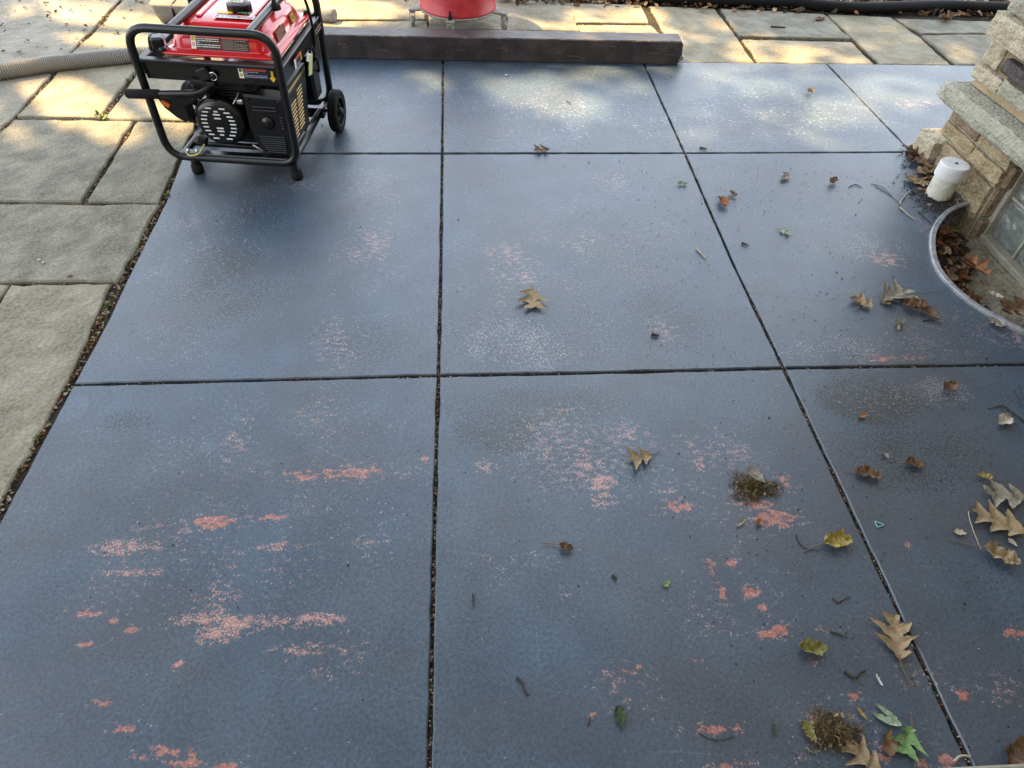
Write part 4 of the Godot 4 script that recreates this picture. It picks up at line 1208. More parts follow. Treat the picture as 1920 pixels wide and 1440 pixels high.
	for j in [-3.0, -2.0, -1.2, 2.4, 1.4, 3.2]:
		st = S()
		box(st, Vector3(-.067, .231 + j * .0165, -.0038), Vector3(.030 if absf(j) < 3 else .018, .0062, .003), .0012)
		obj("slot", fin(st), M.white_paint, fan_c)
	# engine side cover
	st = S()
	var cover := [Vector3(.052, .352, 0), Vector3(.212, .345, 0), Vector3(.216, .078, 0), Vector3(.098, .078, 0), Vector3(.060, .14, 0), Vector3(.046, .22, 0)]
	var cf := PackedVector3Array(); var cb := PackedVector3Array(); var ci := PackedVector3Array()
	for p in cover:
		ci.append(p.lerp(Vector3(.135, .21, 0), .06) + Vector3(0, 0, -.030)); cf.append(p + Vector3(0, 0, -.038)); cb.append(p + Vector3(0, 0, -.10))
	st.set_smooth_group(-1)
	rings(st, [cb, cf, ci]); fan(st, ci, true)
	for e in [[.135, .305, .105], [.135, .290, .105], [.140, .175, .115], [.140, .165, .115], [.140, .155, .115], [.142, .145, .110], [.144, .135, .105], [.145, .125, .10], [.147, .115, .095], [.149, .105, .09], [.197, .262, .018], [.197, .250, .016], [.197, .238, .016], [.197, .226, .016], [.197, .214, .016]]:
		box(st, Vector3(e[0], e[1], -.027), Vector3(e[2], .0062, .010), .0028)
	var cov := obj("engine_cover", fin(st), M.black_plastic, g)
	st = S()
	lathe(st, [Vector2(0, .010), Vector2(.024, .010), Vector2(.028, .004), Vector2(.028, -.01)], 24, Transform3D(Basis(Vector3.RIGHT, PI / 2), Vector3(.135, .236, -.031)))
	obj("dial", fin(st), M.black_gloss, cov)
	for e in [[.070, .335], [.200, .330], [.205, .095], [.108, .095]]:
		st = S()
		lathe(st, [Vector2(0, .006), Vector2(.006, .005), Vector2(.007, -.004)], 8, Transform3D(Basis(Vector3.RIGHT, PI / 2), Vector3(e[0], e[1], -.030)))
		obj("screw", fin(st), M.engine, cov)
	# engine block, muffler, alternator behind
	st = S()
	box(st, Vector3(-.04, .235, -.19), Vector3(.22, .24, .20), .02)
	box(st, Vector3(.10, .25, -.20), Vector3(.14, .20, .16), .02)
	for j in 7: box(st, Vector3(.02, .34 + j * .012 - .04, -.12), Vector3(.16, .004, .14), .001)
	box(st, Vector3(-.05, .375, -.13), Vector3(.24, .06, .15), .012)
	box(st, Vector3(.02, .135, -.24), Vector3(.30, .09, .26), .015)
	obj("engine_block", fin(st), M.engine, g)
	st = S()
	lathe(st, [Vector2(0, .13), Vector2(.09, .13), Vector2(.115, .11), Vector2(.12, .0), Vector2(.12, -.1), Vector2(.1, -.13), Vector2(0, -.13)], 28, Transform3D(Basis(Vector3.RIGHT, PI / 2), Vector3(-.05, .23, -.42)))
	obj("alternator", fin(st), M.engine, g)
	st = S()
	tube(st, smooth_path([Vector3(.04, .36, -.03), Vector3(.02, .33, -.035), Vector3(.005, .31, -.03)], 4), .003, 6)
	tube(st, smooth_path([Vector3(.045, .13, -.03), Vector3(.075, .115, -.025), Vector3(.09, .10, -.03)], 4), .004, 6)
	box(st, Vector3(.030, .315, -.045), Vector3(.03, .02, .02), .004)
	obj("linkage", fin(st), M.steel, g)
	st = S()
	tube(st, smooth_path([Vector3(-.09, .335, -.03), Vector3(-.085, .355, -.028), Vector3(-.088, .385, -.03)], 4), .012, 10)
	obj("pull_cord_guide", fin(st), M.rubber, g)
	# air filter chute at the left with its orange tab
	st = S()
	var ch := [Vector2(-.300, .325), Vector2(-.150, .342), Vector2(-.165, .310), Vector2(-.200, .300), Vector2(-.196, .268), Vector2(-.192, .236), Vector2(-.212, .226), Vector2(-.245, .245), Vector2(-.285, .285)]
	var c1 := PackedVector3Array(); var c2 := PackedVector3Array()
	for p in ch:
		c1.append(Vector3(p.x, p.y, -.01)); c2.append(Vector3(p.x, p.y, -.075))
	st.set_smooth_group(-1)
	rings(st, [c1, c2]); fan(st, c1, true); fan(st, c2, false)
	obj("intake_chute", fin(st), M.black_plastic, g)
	st = S()
	box(st, Vector3(-.272, .303, -.006), Vector3(.035, .020, .010), .003, Basis(Vector3.FORWARD, .5))
	obj("choke_tab", fin(st), M.orange, g)
	# louvred control panel on the right side
	st = S()
	var pv := [Vector3(.228, .372, -.075), Vector3(.228, .366, -.345), Vector3(.228, .125, -.270), Vector3(.228, .140, -.035)]
	var pb2 := PackedVector3Array(); var pf2 := PackedVector3Array()
	for p in pv: pf2.append(p); pb2.append(p - Vector3(.03, 0, 0))
	st.set_smooth_group(-1)
	rings(st, [pf2, pb2]); fan(st, pf2, false); fan(st, pb2, true)
	var pan := obj("side_panel", fin(st), M.black_plastic, g)
	st = S()
	box(st, Vector3(.2295, .348, -.205), Vector3(.003, .012, .25), .001)
	obj("panel_strip", fin(st), M.brass, pan)
	for col in 2:
		for j in 11:
			st = S()
			var zc := -.115 - col * .095 + j * .0042
			var yc := .305 - j * .0150 + col * .008
			if col == 0 and j < 1: continue
			box(st, Vector3(.2305, yc, zc), Vector3(.006, .0068, .074), .0015)
			obj("louvre", fin(st), M.brass, pan)
	# battery box, cables, hanging tag
	st = S()
	box(st, Vector3(.205, .275, -.425), Vector3(.085, .205, .105), .012)
	obj("battery_box", fin(st), M.black_plastic, g)
	st = S()
	tube(st, smooth_path([Vector3(.245, .345, -.42), Vector3(.262, .37, -.40), Vector3(.262, .42, -.38), Vector3(.255, .40, -.35), Vector3(.25, .36, -.36)], 5), .006, 7)
	tube(st, smooth_path([Vector3(.25, .40, -.36), Vector3(.275, .37, -.38), Vector3(.27, .31, -.40), Vector3(.252, .30, -.43)], 5), .005, 7)
	obj("battery_cable", fin(st), M.rubber, g)
	st = S()
	box(st, Vector3(.262, .368, -.322), Vector3(.004, .085, .055), .001, Basis(Vector3.FORWARD, .12) * Basis(Vector3.RIGHT, -.25))
	var tg := obj("hanging_tag", fin(st), M.tag, g)
	st = S()
	box(st, Vector3(.266, .408, -.300), Vector3(.004, .035, .060), .001, Basis(Vector3.FORWARD, .12) * Basis(Vector3.RIGHT, -.45))
	obj("tag_heading", fin(st), M.tag_white, tg)
	st = S()
	tube(st, smooth_path([Vector3(-.245, .098, .006), Vector3(-.225, .090, .022), Vector3(-.185, .100, .020), Vector3(-.155, .135, .0)], 5), .0035, 7)
	obj("ground_wire", fin(st), M.wire_yellow, g)
	st = S()
	box(st, Vector3(-.185, .128, -.05), Vector3(.045, .04, .03), .008, Basis(Vector3.FORWARD, .4))
	obj("oil_plug", fin(st), M.black_plastic, g)
	st = S()
	for e in [-.245, -.205]: lathe(st, [Vector2(0, .101), Vector2(.006, .100), Vector2(.007, .092)], 8, Transform3D(Basis.IDENTITY, Vector3(e, 0, -.012)))
	obj("frame_bolt", fin(st), M.steel, g)
	# feet
	for e in [-.222, .222]:
		st = S()
		tube(st, [Vector3(e * .97, .07, 0), Vector3(e, .03, .002)], [.021, .019], 12)
		var ft := obj("foot", fin(st), M.black, g)
		st = S()
		lathe(st, [Vector2(.017, .042), Vector2(.025, .036), Vector2(.026, .008), Vector2(.022, .0), Vector2(0, .0)], 18, Transform3D(Basis.IDENTITY, Vector3(e + .004, .0005, .004)))
		obj("rubber_pad", fin(st), M.rubber, ft)
	# axle and wheels
	st = S()
	tube(st, [Vector3(-.42, .0975, -.462), Vector3(.33, .0975, -.462)], .009, 10)
	box(st, Vector3(xr - .012, .090, -.462), Vector3(.03, .05, .05), .004)
	box(st, Vector3(xl + .05, .090, -.462), Vector3(.03, .05, .05), .004)
	obj("axle", fin(st), M.black, g)
	st = S()
	tube(st, [Vector3(.235, .115, -.43), Vector3(.19, .07, -.30)], .008, 8)
	obj("brace", fin(st), M.black, g)
	for e in [.305, -.39]:
		var wx := Transform3D(Basis(Vector3.FORWARD, PI / 2), Vector3(e, .0975, -.462))
		st = S()
		lathe(st, [Vector2(.066, .021), Vector2(.080, .024), Vector2(.092, .021), Vector2(.0965, .014), Vector2(.097, .006), Vector2(.0955, .004), Vector2(.0955, -.004), Vector2(.097, -.006), Vector2(.0965, -.014), Vector2(.092, -.021), Vector2(.080, -.024), Vector2(.066, -.021)], 40, wx)
		var wh := obj("wheel", fin(st), M.rubber, g)
		st = S()
		lathe(st, [Vector2(.067, .022), Vector2(.060, .019), Vector2(.058, .0), Vector2(.060, -.019), Vector2(.067, -.022)], 32, wx, true)
		for k in 5:
			var a := TAU * k / 5.0 + .3
			box(st, wx * Vector3(cos(a) * .036, 0, sin(a) * .036), Vector3(.018, .052, .013), .003, Basis(Vector3.RIGHT, -a + PI / 2))
		lathe(st, [Vector2(0, .030), Vector2(.012, .029), Vector2(.016, .024), Vector2(.016, -.024), Vector2(.012, -.029), Vector2(0, -.03)], 16, wx)
		obj("rim", fin(st), M.black_plastic, wh)

func yard_things() -> void:
	# timber beam
	var bm := thing("timber_beam", "dark stained square timber beam lying along the patio's far edge", "beam", Vector3(.285, .0, -2.590), -.017)
	var st := S()
	var rr := []
	var nz := noise(4.0, 3, 3)
	for i in 45:
		var x := -1.105 + 2.21 * i / 44.0
		var ring := PackedVector3Array()
		for q in [[-.0625, .004], [-.058, .0], [.058, .0], [.0625, .004], [.0625, .126], [.057, .1315], [-.057, .1315], [-.0625, .126]]:
			ring.append(Vector3(x, q[1] + .0012 * nz.get_noise_2d(x * 3.0, q[0] * 40.0) + .0006, q[0] + .0018 * nz.get_noise_2d(x * 4.0, q[1] * 30.0 + 5.0)))
		rr.append(ring)
	st.set_smooth_group(-1)
	rings(st, rr)
	fan(st, rr[0], true); fan(st, rr[44], false)
	obj("timber", fin(st), M.beam, bm)
	# long splits along the top and the edge where the stain has chipped off
	st = S()
	for k in 46:
		var x := rng.randf_range(-1.0, 1.08)
		var w := rng.randf_range(.006, .05)
		if k % 3 == 0: box(st, Vector3(x, .1314, rng.randf_range(-.05, .05)), Vector3(w, .0016, .0022), .0005)
		elif k % 3 == 1: box(st, Vector3(x, .1288, .0600), Vector3(w, .0028, .0028), .0006, Basis(Vector3.RIGHT, .78))
		else: box(st, Vector3(x, rng.randf_range(.03, .12), .0632), Vector3(w * 1.6, .0012, .0012), .0003)
	obj("bare_chips", fin(st), M.bare_wood, bm)
	st = S()
	box(st, Vector3(1.122, .075, .0), Vector3(.016, .085, .075), .006, Basis(Vector3.FORWARD, -.12))
	box(st, Vector3(1.128, .030, .02), Vector3(.03, .03, .04), .006)
	obj("end_plate", fin(st), M.zinc, bm)
	# shop vacuum
	var v := thing("shop_vacuum", "scuffed red drum vacuum on caster wheels behind the beam", "vacuum", Vector3(.105, 0, -3.13))
	st = S()
	lathe(st, [Vector2(0, .098), Vector2(.225, .098), Vector2(.238, .104), Vector2(.240, .112), Vector2(.234, .118), Vector2(.238, .26), Vector2(.244, .44), Vector2(.252, .446), Vector2(.252, .456)], 48)
	obj("drum", fin(st), M.vac_red, v)
	st = S()
	lathe(st, [Vector2(.256, .452), Vector2(.258, .47), Vector2(.235, .50), Vector2(.16, .53), Vector2(.155, .60), Vector2(.12, .625), Vector2(0, .63)], 40)
	obj("motor_head", fin(st), M.black_plastic, v)
	st = S()
	lathe(st, [Vector2(0, .085), Vector2(.222, .085), Vector2(.243, .092), Vector2(.246, .100), Vector2(.236, .103)], 48)
	obj("base_tray", fin(st), M.caster, v)
	for an in [88.0, 178.0, 268.0, 2.0]:
		var a := deg_to_rad(an)
		var c := Vector3(cos(a) * .275, 0, sin(a) * .275)
		if an == 88.0: c = Vector3(-.05, 0, .262)
		elif an == 178.0: c = Vector3(-.285, 0, .065)
		elif an == 2.0: c = Vector3(.285, 0, .11)
		st = S()
		var dirn := Vector3(c.x, 0, c.z).normalized()
		box(st, Vector3(c.x, .098, c.z) - dirn * .035, Vector3(.12, .014, .055), .006, Basis(Vector3.UP, -atan2(dirn.z, dirn.x)))
		var cs := obj("caster", fin(st), M.caster, v)
		st = S()
		var tw := Basis(Vector3.UP, rng.randf_range(-.5, .5) + (0.0 if an != 88.0 else .2))
		box(st, c + Vector3(0, .084, 0), Vector3(.036, .010, .040), .003, tw)
		for sd in [-1.0, 1.0]: box(st, c + tw * Vector3(sd * .016, .056, .004), Vector3(.003, .058, .028), .001, tw)
		obj("fork", fin(st), M.zinc, cs)
		st = S()
		lathe(st, [Vector2(0, .010), Vector2(.026, .010), Vector2(.030, .007), Vector2(.031, 0), Vector2(.030, -.007), Vector2(.026, -.010), Vector2(0, -.010)], 24, Transform3D(tw * Basis(Vector3.FORWARD, PI / 2), c + Vector3(0, .0315, .006)))
		obj("wheel", fin(st), M.caster, cs)
	st = S()
	lathe(st, [Vector2(0, .150), Vector2(.007, .150), Vector2(.007, .125), Vector2(.012, .122), Vector2(.012, .10)], 10, Transform3D(Basis.IDENTITY, Vector3(-.05, 0, .252)))
	obj("latch_bolt", fin(st), M.rubber, v)
	# ribbed hose, from the left behind the generator to its cuff
	var hz := thing("vacuum_hose", "grey ribbed hose lying on the flagstones behind the generator", "hose")
	var hp := smooth_path([Vector3(-3.1, .041, -1.93), Vector3(-2.62, .041, -2.10), Vector3(-2.293, .041, -2.235), Vector3(-2.10, .041, -2.325), Vector3(-1.90, .041, -2.395), Vector3(-1.687, .041, -2.465), Vector3(-1.42, .041, -2.60), Vector3(-1.20, .041, -2.86), Vector3(-.98, .041, -3.08), Vector3(-.80, .041, -3.135)], 124)
	var rad := []
	for i in hp.size(): rad.append(.0415 if i % 6 < 3 else .0350)
	st = S()
	tube(st, hp, rad, 16)
	obj("ribbed_tube", fin(st), M.hose, hz)
	st = S()
	tube(st, [Vector3(-.82, .041, -3.132), Vector3(-.80, .0425, -3.130), Vector3(-.70, .0425, -3.108), Vector3(-.665, .0425, -3.098), Vector3(-.662, .0425, -3.097)], [.030, .0415, .0415, .0395, .034], 18)
	obj("cuff", fin(st), M.caster, hz)
	# grey box
	var gb := thing("grey_block", "low grey moulded block with a dark slot behind the generator", "block", Vector3(-1.42, .0, -3.17), -.06)
	st = S()
	rr = []
	for e in [[.30, .125, .04, .001], [.31, .132, .045, .02], [.335, .148, .05, .100], [.328, .142, .05, .108], [.20, .09, .04, .110], [.01, .01, .002, .110]]: rr.append(rrect(0, 0, e[0], e[1], e[2], e[3]))
	rr.reverse()
	rings(st, rr)
	obj("body", fin(st), M.grey_plastic, gb)
	st = S()
	box(st, Vector3(-.185, .058, .140), Vector3(.012, .100, .022), .002, Basis(Vector3.RIGHT, -.14))
	box(st, Vector3(-.185, .1105, -.01), Vector3(.010, .003, .27), .001)
	obj("slot", fin(st), M.rubber, gb)
	# black corrugated drain pipe
	var dp := thing("drain_pipe", "black drain pipe lying along the flagstones' far edge", "pipe")
	st = S()
	tube(st, smooth_path([Vector3(1.2885, 0.0350, -3.5775), Vector3(1.8005, 0.0350, -3.5180), Vector3(2.3997, 0.0350, -3.4940), Vector3(2.6093, 0.0350, -3.4412), Vector3(2.9038, 0.0350, -3.4132), Vector3(3.4788, 0.0350, -3.4811), Vector3(3.7503, 0.0350, -3.4724), Vector3(4.0233, 0.0350, -3.4636), Vector3(4.4431, 0.0350, -3.4932), Vector3(4.8953, 0.0350, -3.5569)], 8), .037, 16)
	obj("pipe", fin(st), M.drain, dp)
	# PVC clean-out
	var pv := thing("white_standpipe", "capped white plastic pipe standing in leaf litter against the house wall", "pipe", Vector3(2.275, 0, -1.085))
	pv.rotation.z = -.02
	pv.position.y = -.010
	st = S()
	lathe(st, [Vector2(.0545, .135), Vector2(.0545, -.04)], 32)
	obj("pipe", fin(st), M.pvc, pv)
	st = S()
	lathe(st, [Vector2(0, .170), Vector2(.008, .170), Vector2(.040, .1705), Vector2(.0595, .170), Vector2(.0615, .1655), Vector2(.0615, .108), Vector2(.054, .107)], 36, Transform3D.IDENTITY, true)
	var pc := obj("cap", fin(st), M.pvc_cap, pv)
	st = S()
	lathe(st, [Vector2(0, .1735), Vector2(.006, .1735), Vector2(.0075, .169)], 8, Transform3D(Basis.IDENTITY, Vector3(.004, 0, .0)))
	obj("plug", fin(st), M.twig, pc)
	# stone step at the camera's feet
	var sp := thing("stone_step", "pale stone step whose edge shows at the bottom right corner", "step")
	st = S()
	prism(st, V2s([.80, 1.245, 2.38, 1.262, 2.38, 1.9, .80, 1.9]), .1, .10, .006)
	obj("tread", fin(st), M.concrete, sp)

func small_things() -> void:
	# ---- leaves one by one: place, turn, length, shape, colour, curl, stem, label
	var lv: Array = [
		[0.3560, -0.4351, -1.764, 0.1130, "star", "tan", 0.25, 0.030, "tan pointed oak leaf lying alone near the middle of the patio", "fallen_leaf", 0.000],
		[0.5233, -1.4888, -2.994, 0.0741, "star", "brown", 0.58, 0.000, "brown curled leaf sitting on the far cross joint", "fallen_leaf", 0.000],
		[1.2403, -1.0570, -1.382, 0.0817, "crumple", "orange", 0.72, 0.020, "rust brown curled leaf right of the long joint, right of centre", "fallen_leaf", 0.000],
		[1.4335, -0.8158, -0.739, 0.0548, "star", "pale_green", 0.29, 0.010, "small pale green lobed leaf on the right slab", "fallen_leaf", 0.000],
		[1.0803, -1.1828, -0.108, 0.0456, "crumple", "green", 0.50, 0.000, "tiny yellow green leaf scrap left of the long right joint", "fallen_leaf", 0.000],
		[0.6463, 0.3547, -2.904, 0.0765, "star", "tan", 0.50, 0.030, "tan star shaped leaf above the moss clump", "fallen_leaf", 0.000],
		[0.3331, 0.6447, -0.476, 0.0398, "crumple", "brown", 1.15, 0.040, "dark crumpled leaf with a thin stem on the near middle slab", "fallen_leaf", 0.000],
		[0.5895, 0.7755, 0.619, 0.0277, "plain", "green", 0.29, 0.000, "tiny bright green oval leaf on the near middle slab", "fallen_leaf", 0.000],
		[0.4207, 1.0621, -1.424, 0.0520, "plain", "dark_green", 0.36, 0.000, "dark green folded leaf near the bottom middle", "fallen_leaf", 0.000],
		[1.0529, 0.6725, 0.039, 0.0833, "crumple", "yellow", 0.94, 0.060, "crumpled yellow brown leaf touching the near right joint", "fallen_leaf", 0.000],
		[1.2427, 0.4344, -0.306, 0.0762, "crumple", "brown", 0.86, 0.030, "brown jagged cupped leaf right of the near joint, left of a pair", "fallen_leaf", 0.000],
		[1.4118, 0.4110, -0.247, 0.0597, "plain", "brown", 1.08, 0.020, "brown cupped oval leaf, right of a pair on the right slab", "fallen_leaf", 0.000],
		[1.6121, 0.4640, -0.372, 0.0431, "crumple", "yellow", 0.86, 0.010, "small yellow brown curled leaf near the right edge", "fallen_leaf", 0.000],
		[1.7084, 0.5569, 2.961, 0.1099, "star", "grey", 0.43, 0.040, "grey green star shaped leaf at the right edge", "fallen_leaf", 0.000],
		[1.6408, 0.6641, 2.549, 0.1385, "oak", "tan", 0.32, 0.000, "large tan curled oak leaf near the right edge", "fallen_leaf", 0.000],
		[1.4926, 0.7046, -0.675, 0.0910, "crumple", "tan", 1.08, 0.080, "thick crumpled tan leaf with a long pale stem at the right edge", "fallen_leaf", 0.000],
		[1.4417, 0.6488, -0.297, 0.0352, "plain", "pale", 0.43, 0.000, "pale square leaf scrap left of the crumpled leaf", "fallen_leaf", 0.000],
		[1.5850, 0.6786, -1.089, 0.0281, "plain", "pale", 0.43, 0.000, "small pale leaf scrap right of the crumpled leaf", "fallen_leaf", 0.000],
		[1.8446, 0.2453, -2.693, 0.0752, "plain", "pale", 0.86, 0.000, "small pale folded leaf below the twig bundle", "fallen_leaf", 0.000],
		[1.1231, 0.9936, 1.319, 0.1175, "oak", "tan", 0.22, 0.055, "largest flat tan oak leaf by the near right joint", "fallen_leaf", 0.000],
		[0.8861, 0.9466, -0.317, 0.0670, "crumple", "olive", 0.79, 0.000, "crumpled olive yellow leaf near the bottom right", "fallen_leaf", 0.000],
		[0.8338, 1.1150, -1.165, 0.0495, "plain", "olive", 0.58, 0.000, "olive leaf left of the wet moss clump", "fallen_leaf", 0.000],
		[0.9725, 1.2297, 2.331, 0.0893, "oak", "tan", 0.29, 0.000, "large tan oak leaf cut by the bottom edge", "fallen_leaf", 0.000],
		[1.0031, 1.1996, 1.146, 0.0614, "plain", "brown", 0.43, 0.000, "brown upright leaf between the green leaves and the moss clump", "fallen_leaf", 0.000],
		[1.0611, 1.1385, 2.766, 0.0639, "lance", "pale_green", 0.36, 0.000, "narrow silvery green leaf right of the wet moss clump", "fallen_leaf", 0.000],
		[1.0563, 1.1268, 2.325, 0.0526, "lance", "pale_green", 0.43, 0.000, "upper narrow green leaf of the sprig right of the moss clump", "fallen_leaf", 0.000],
		[1.0842, 1.1431, -2.243, 0.0721, "star", "green", 0.36, 0.030, "bright green lobed leaf at the bottom right", "fallen_leaf", 0.000],
		[0.9748, 1.0946, -1.244, 0.0312, "lance", "yellow", 0.65, 0.000, "yellow curled scrap between moss clump and green leaves", "fallen_leaf", 0.000],
		[1.0510, 1.0231, -1.530, 0.0285, "lance", "white", 0.86, 0.000, "white curled petal below the largest oak leaf", "fallen_leaf", 0.000],
		[1.1747, 0.9215, 0.712, 0.0292, "lance", "pale", 0.72, 0.000, "pinkish curl of bark lying on the near right joint", "fallen_leaf", 0.000],
		[1.6119, -0.2944, 2.116, 0.0840, "star", "tan", 0.58, 0.000, "tan pointed leaf at the left of the leaf row by the crack", "fallen_leaf", 0.000],
		[1.6679, -0.3363, 0.462, 0.1278, "star", "grey", 0.65, 0.000, "grey lobed leaf in the middle of the leaf row", "fallen_leaf", 0.000],
		[1.7414, -0.3130, -0.273, 0.0900, "crumple", "brown", 0.94, 0.000, "dark brown crumpled leaf at the right of the leaf row", "fallen_leaf", 0.000],
		[1.8069, -0.2962, -1.085, 0.0790, "plain", "brown", 0.72, 0.000, "thin brown leaf at the lower end of the leaf row", "fallen_leaf", 0.000],
		[1.7599, -0.3754, -1.187, 0.0465, "crumple", "grey", 0.94, 0.000, "small grey crumpled leaf above the leaf row", "fallen_leaf", 0.000],
		[1.6679, -0.3363, -0.583, 0.0364, "crumple", "tan", 0.65, 0.000, "tiny tan scrap under the leaf row", "fallen_leaf", 0.000],
		[1.6620, -0.2039, 0.390, 0.0454, "crumple", "grey", 1.15, 0.000, "grey withered tuft below the leaf row", "fallen_leaf", 0.000],
		[2.0412, -2.1623, -0.904, 0.0531, "crumple", "tan", 1.30, 0.000, "small tan curled leaf on the far right slab", "fallen_leaf", 0.000],
		[3.3892, -3.2846, 0.202, 0.1279, "crumple", "brown", 1.01, 0.000, "brown curled leaf on the far right flagstone", "fallen_leaf", 0.000],
		[2.5045, -3.2494, 0.488, 0.0937, "plain", "brown", 0.43, 0.040, "brown leaf with a stem on the far flagstone near the drain pipe", "fallen_leaf", 0.000],
		[1.3310, 1.1955, -2.751, 0.0840, "crumple", "brown", 0.79, 0.000, "dark crumpled leaf in the bottom right corner", "fallen_leaf", 0.000],
		[0.8620, 0.5850, -2.405, 0.0381, "lance", "grey", 0.58, 0.000, "thin grey seed leaf below the moss clump", "fallen_leaf", 0.000],
		[0.9060, 0.5869, -2.108, 0.0264, "crumple", "orange", 1.15, 0.000, "small rust curled leaf below the moss clump", "fallen_leaf", 0.000],
		[0.9149, 0.4225, -1.010, 0.0671, "plain", "grey", 0.58, 0.000, "pale leaf lying on the moss clump", "fallen_leaf", 0.014],
		[2.2887, -1.4261, 0.276, 0.1209, "crumple", "brown", 0.94, 0.000, "brown leaf at the foot of the wall corner", "fallen_leaf", 0.000],
		[2.3067, -1.3951, -1.263, 0.1099, "plain", "brown", 0.72, 0.000, "dark red brown leaf against the wall left of the white pipe", "fallen_leaf", 0.000],
		[2.2550, -1.2650, 0.259, 0.1189, "plain", "tan", 0.65, 0.000, "tan leaf left of the white pipe", "fallen_leaf", 0.000],
		[2.1835, -1.2313, -0.885, 0.1081, "oak", "tan", 0.58, 0.000, "pale tan oak leaf in front of the white pipe", "fallen_leaf", 0.000],
		[2.2132, -1.1143, -0.847, 0.1127, "lance", "orange", 0.65, 0.000, "long rust leaf hugging the base of the white pipe", "fallen_leaf", 0.000],
		[2.3021, -1.3291, -0.930, 0.0451, "plain", "green", 0.43, 0.000, "small green leaf among the leaves by the wall", "fallen_leaf", 0.000],
		[1.6773, 0.1228, 0.339, 0.0632, "crumple", "brown", 0.94, 0.000, "small brown scrap below the window well on the right slab", "fallen_leaf", 0.000],
		[2.0815, -0.1851, 2.634, 0.0657, "crumple", "grey", 0.72, 0.000, "grey leaf bits against the rim of the window well", "fallen_leaf", 0.000],
		[1.3459, 0.2286, 0.466, 0.0342, "plain", "orange", 0.65, 0.000, "tiny rust seed husk above the curled pair on the right slab", "fallen_leaf", 0.000],
		[1.3634, 0.3687, -1.535, 0.0255, "crumple", "grey", 0.86, 0.000, "grey scrap just left of the cupped oval leaf", "fallen_leaf", 0.000],
		[1.3041, -1.1096, -1.210, 0.0492, "crumple", "brown", 0.94, 0.000, "small brown scrap above the rust curled leaf", "fallen_leaf", 0.000],
		[1.6282, -1.2564, -2.354, 0.0693, "crumple", "grey", 0.65, 0.000, "small grey scrap on the upper right slab", "fallen_leaf", 0.000],
		[1.7946, -1.1712, 0.659, 0.0632, "crumple", "brown", 0.86, 0.000, "small brown scrap right of the grey one on the upper right slab", "fallen_leaf", 0.000],
		[2.2410, -0.5523, 1.581, 0.1129, "star", "orange", 0.36, 0.000, "orange brown lobed leaf standing in the window well", "fallen_leaf", -0.055],
		[2.1922, -0.5182, -0.926, 0.0454, "plain", "brown", 0.58, 0.000, "brown folded leaf low in the window well", "fallen_leaf", -0.055],
		[2.2689, -0.3274, -2.854, 0.1282, "oak", "brown", 0.65, 0.000, "broad brown leaf at the near end of the window well", "fallen_leaf", -0.030],
		[2.1884, -0.4502, -0.620, 0.0613, "plain", "pale", 0.50, 0.000, "pale tan leaf in the middle of the window well", "fallen_leaf", -0.055],
		[-1.3571, -0.5398, 0.707, 0.0198, "crumple", "orange", 0.72, 0.000, "rust scrap near the edge of the middle left flagstone", "fallen_leaf", 0.000],
	]
	for a in lv:
		add_leaf(Vector3(a[0], .0015 + a[10], a[1]), a[2], a[3], a[4], a[5], a[6], a[7], a[8], a[9])
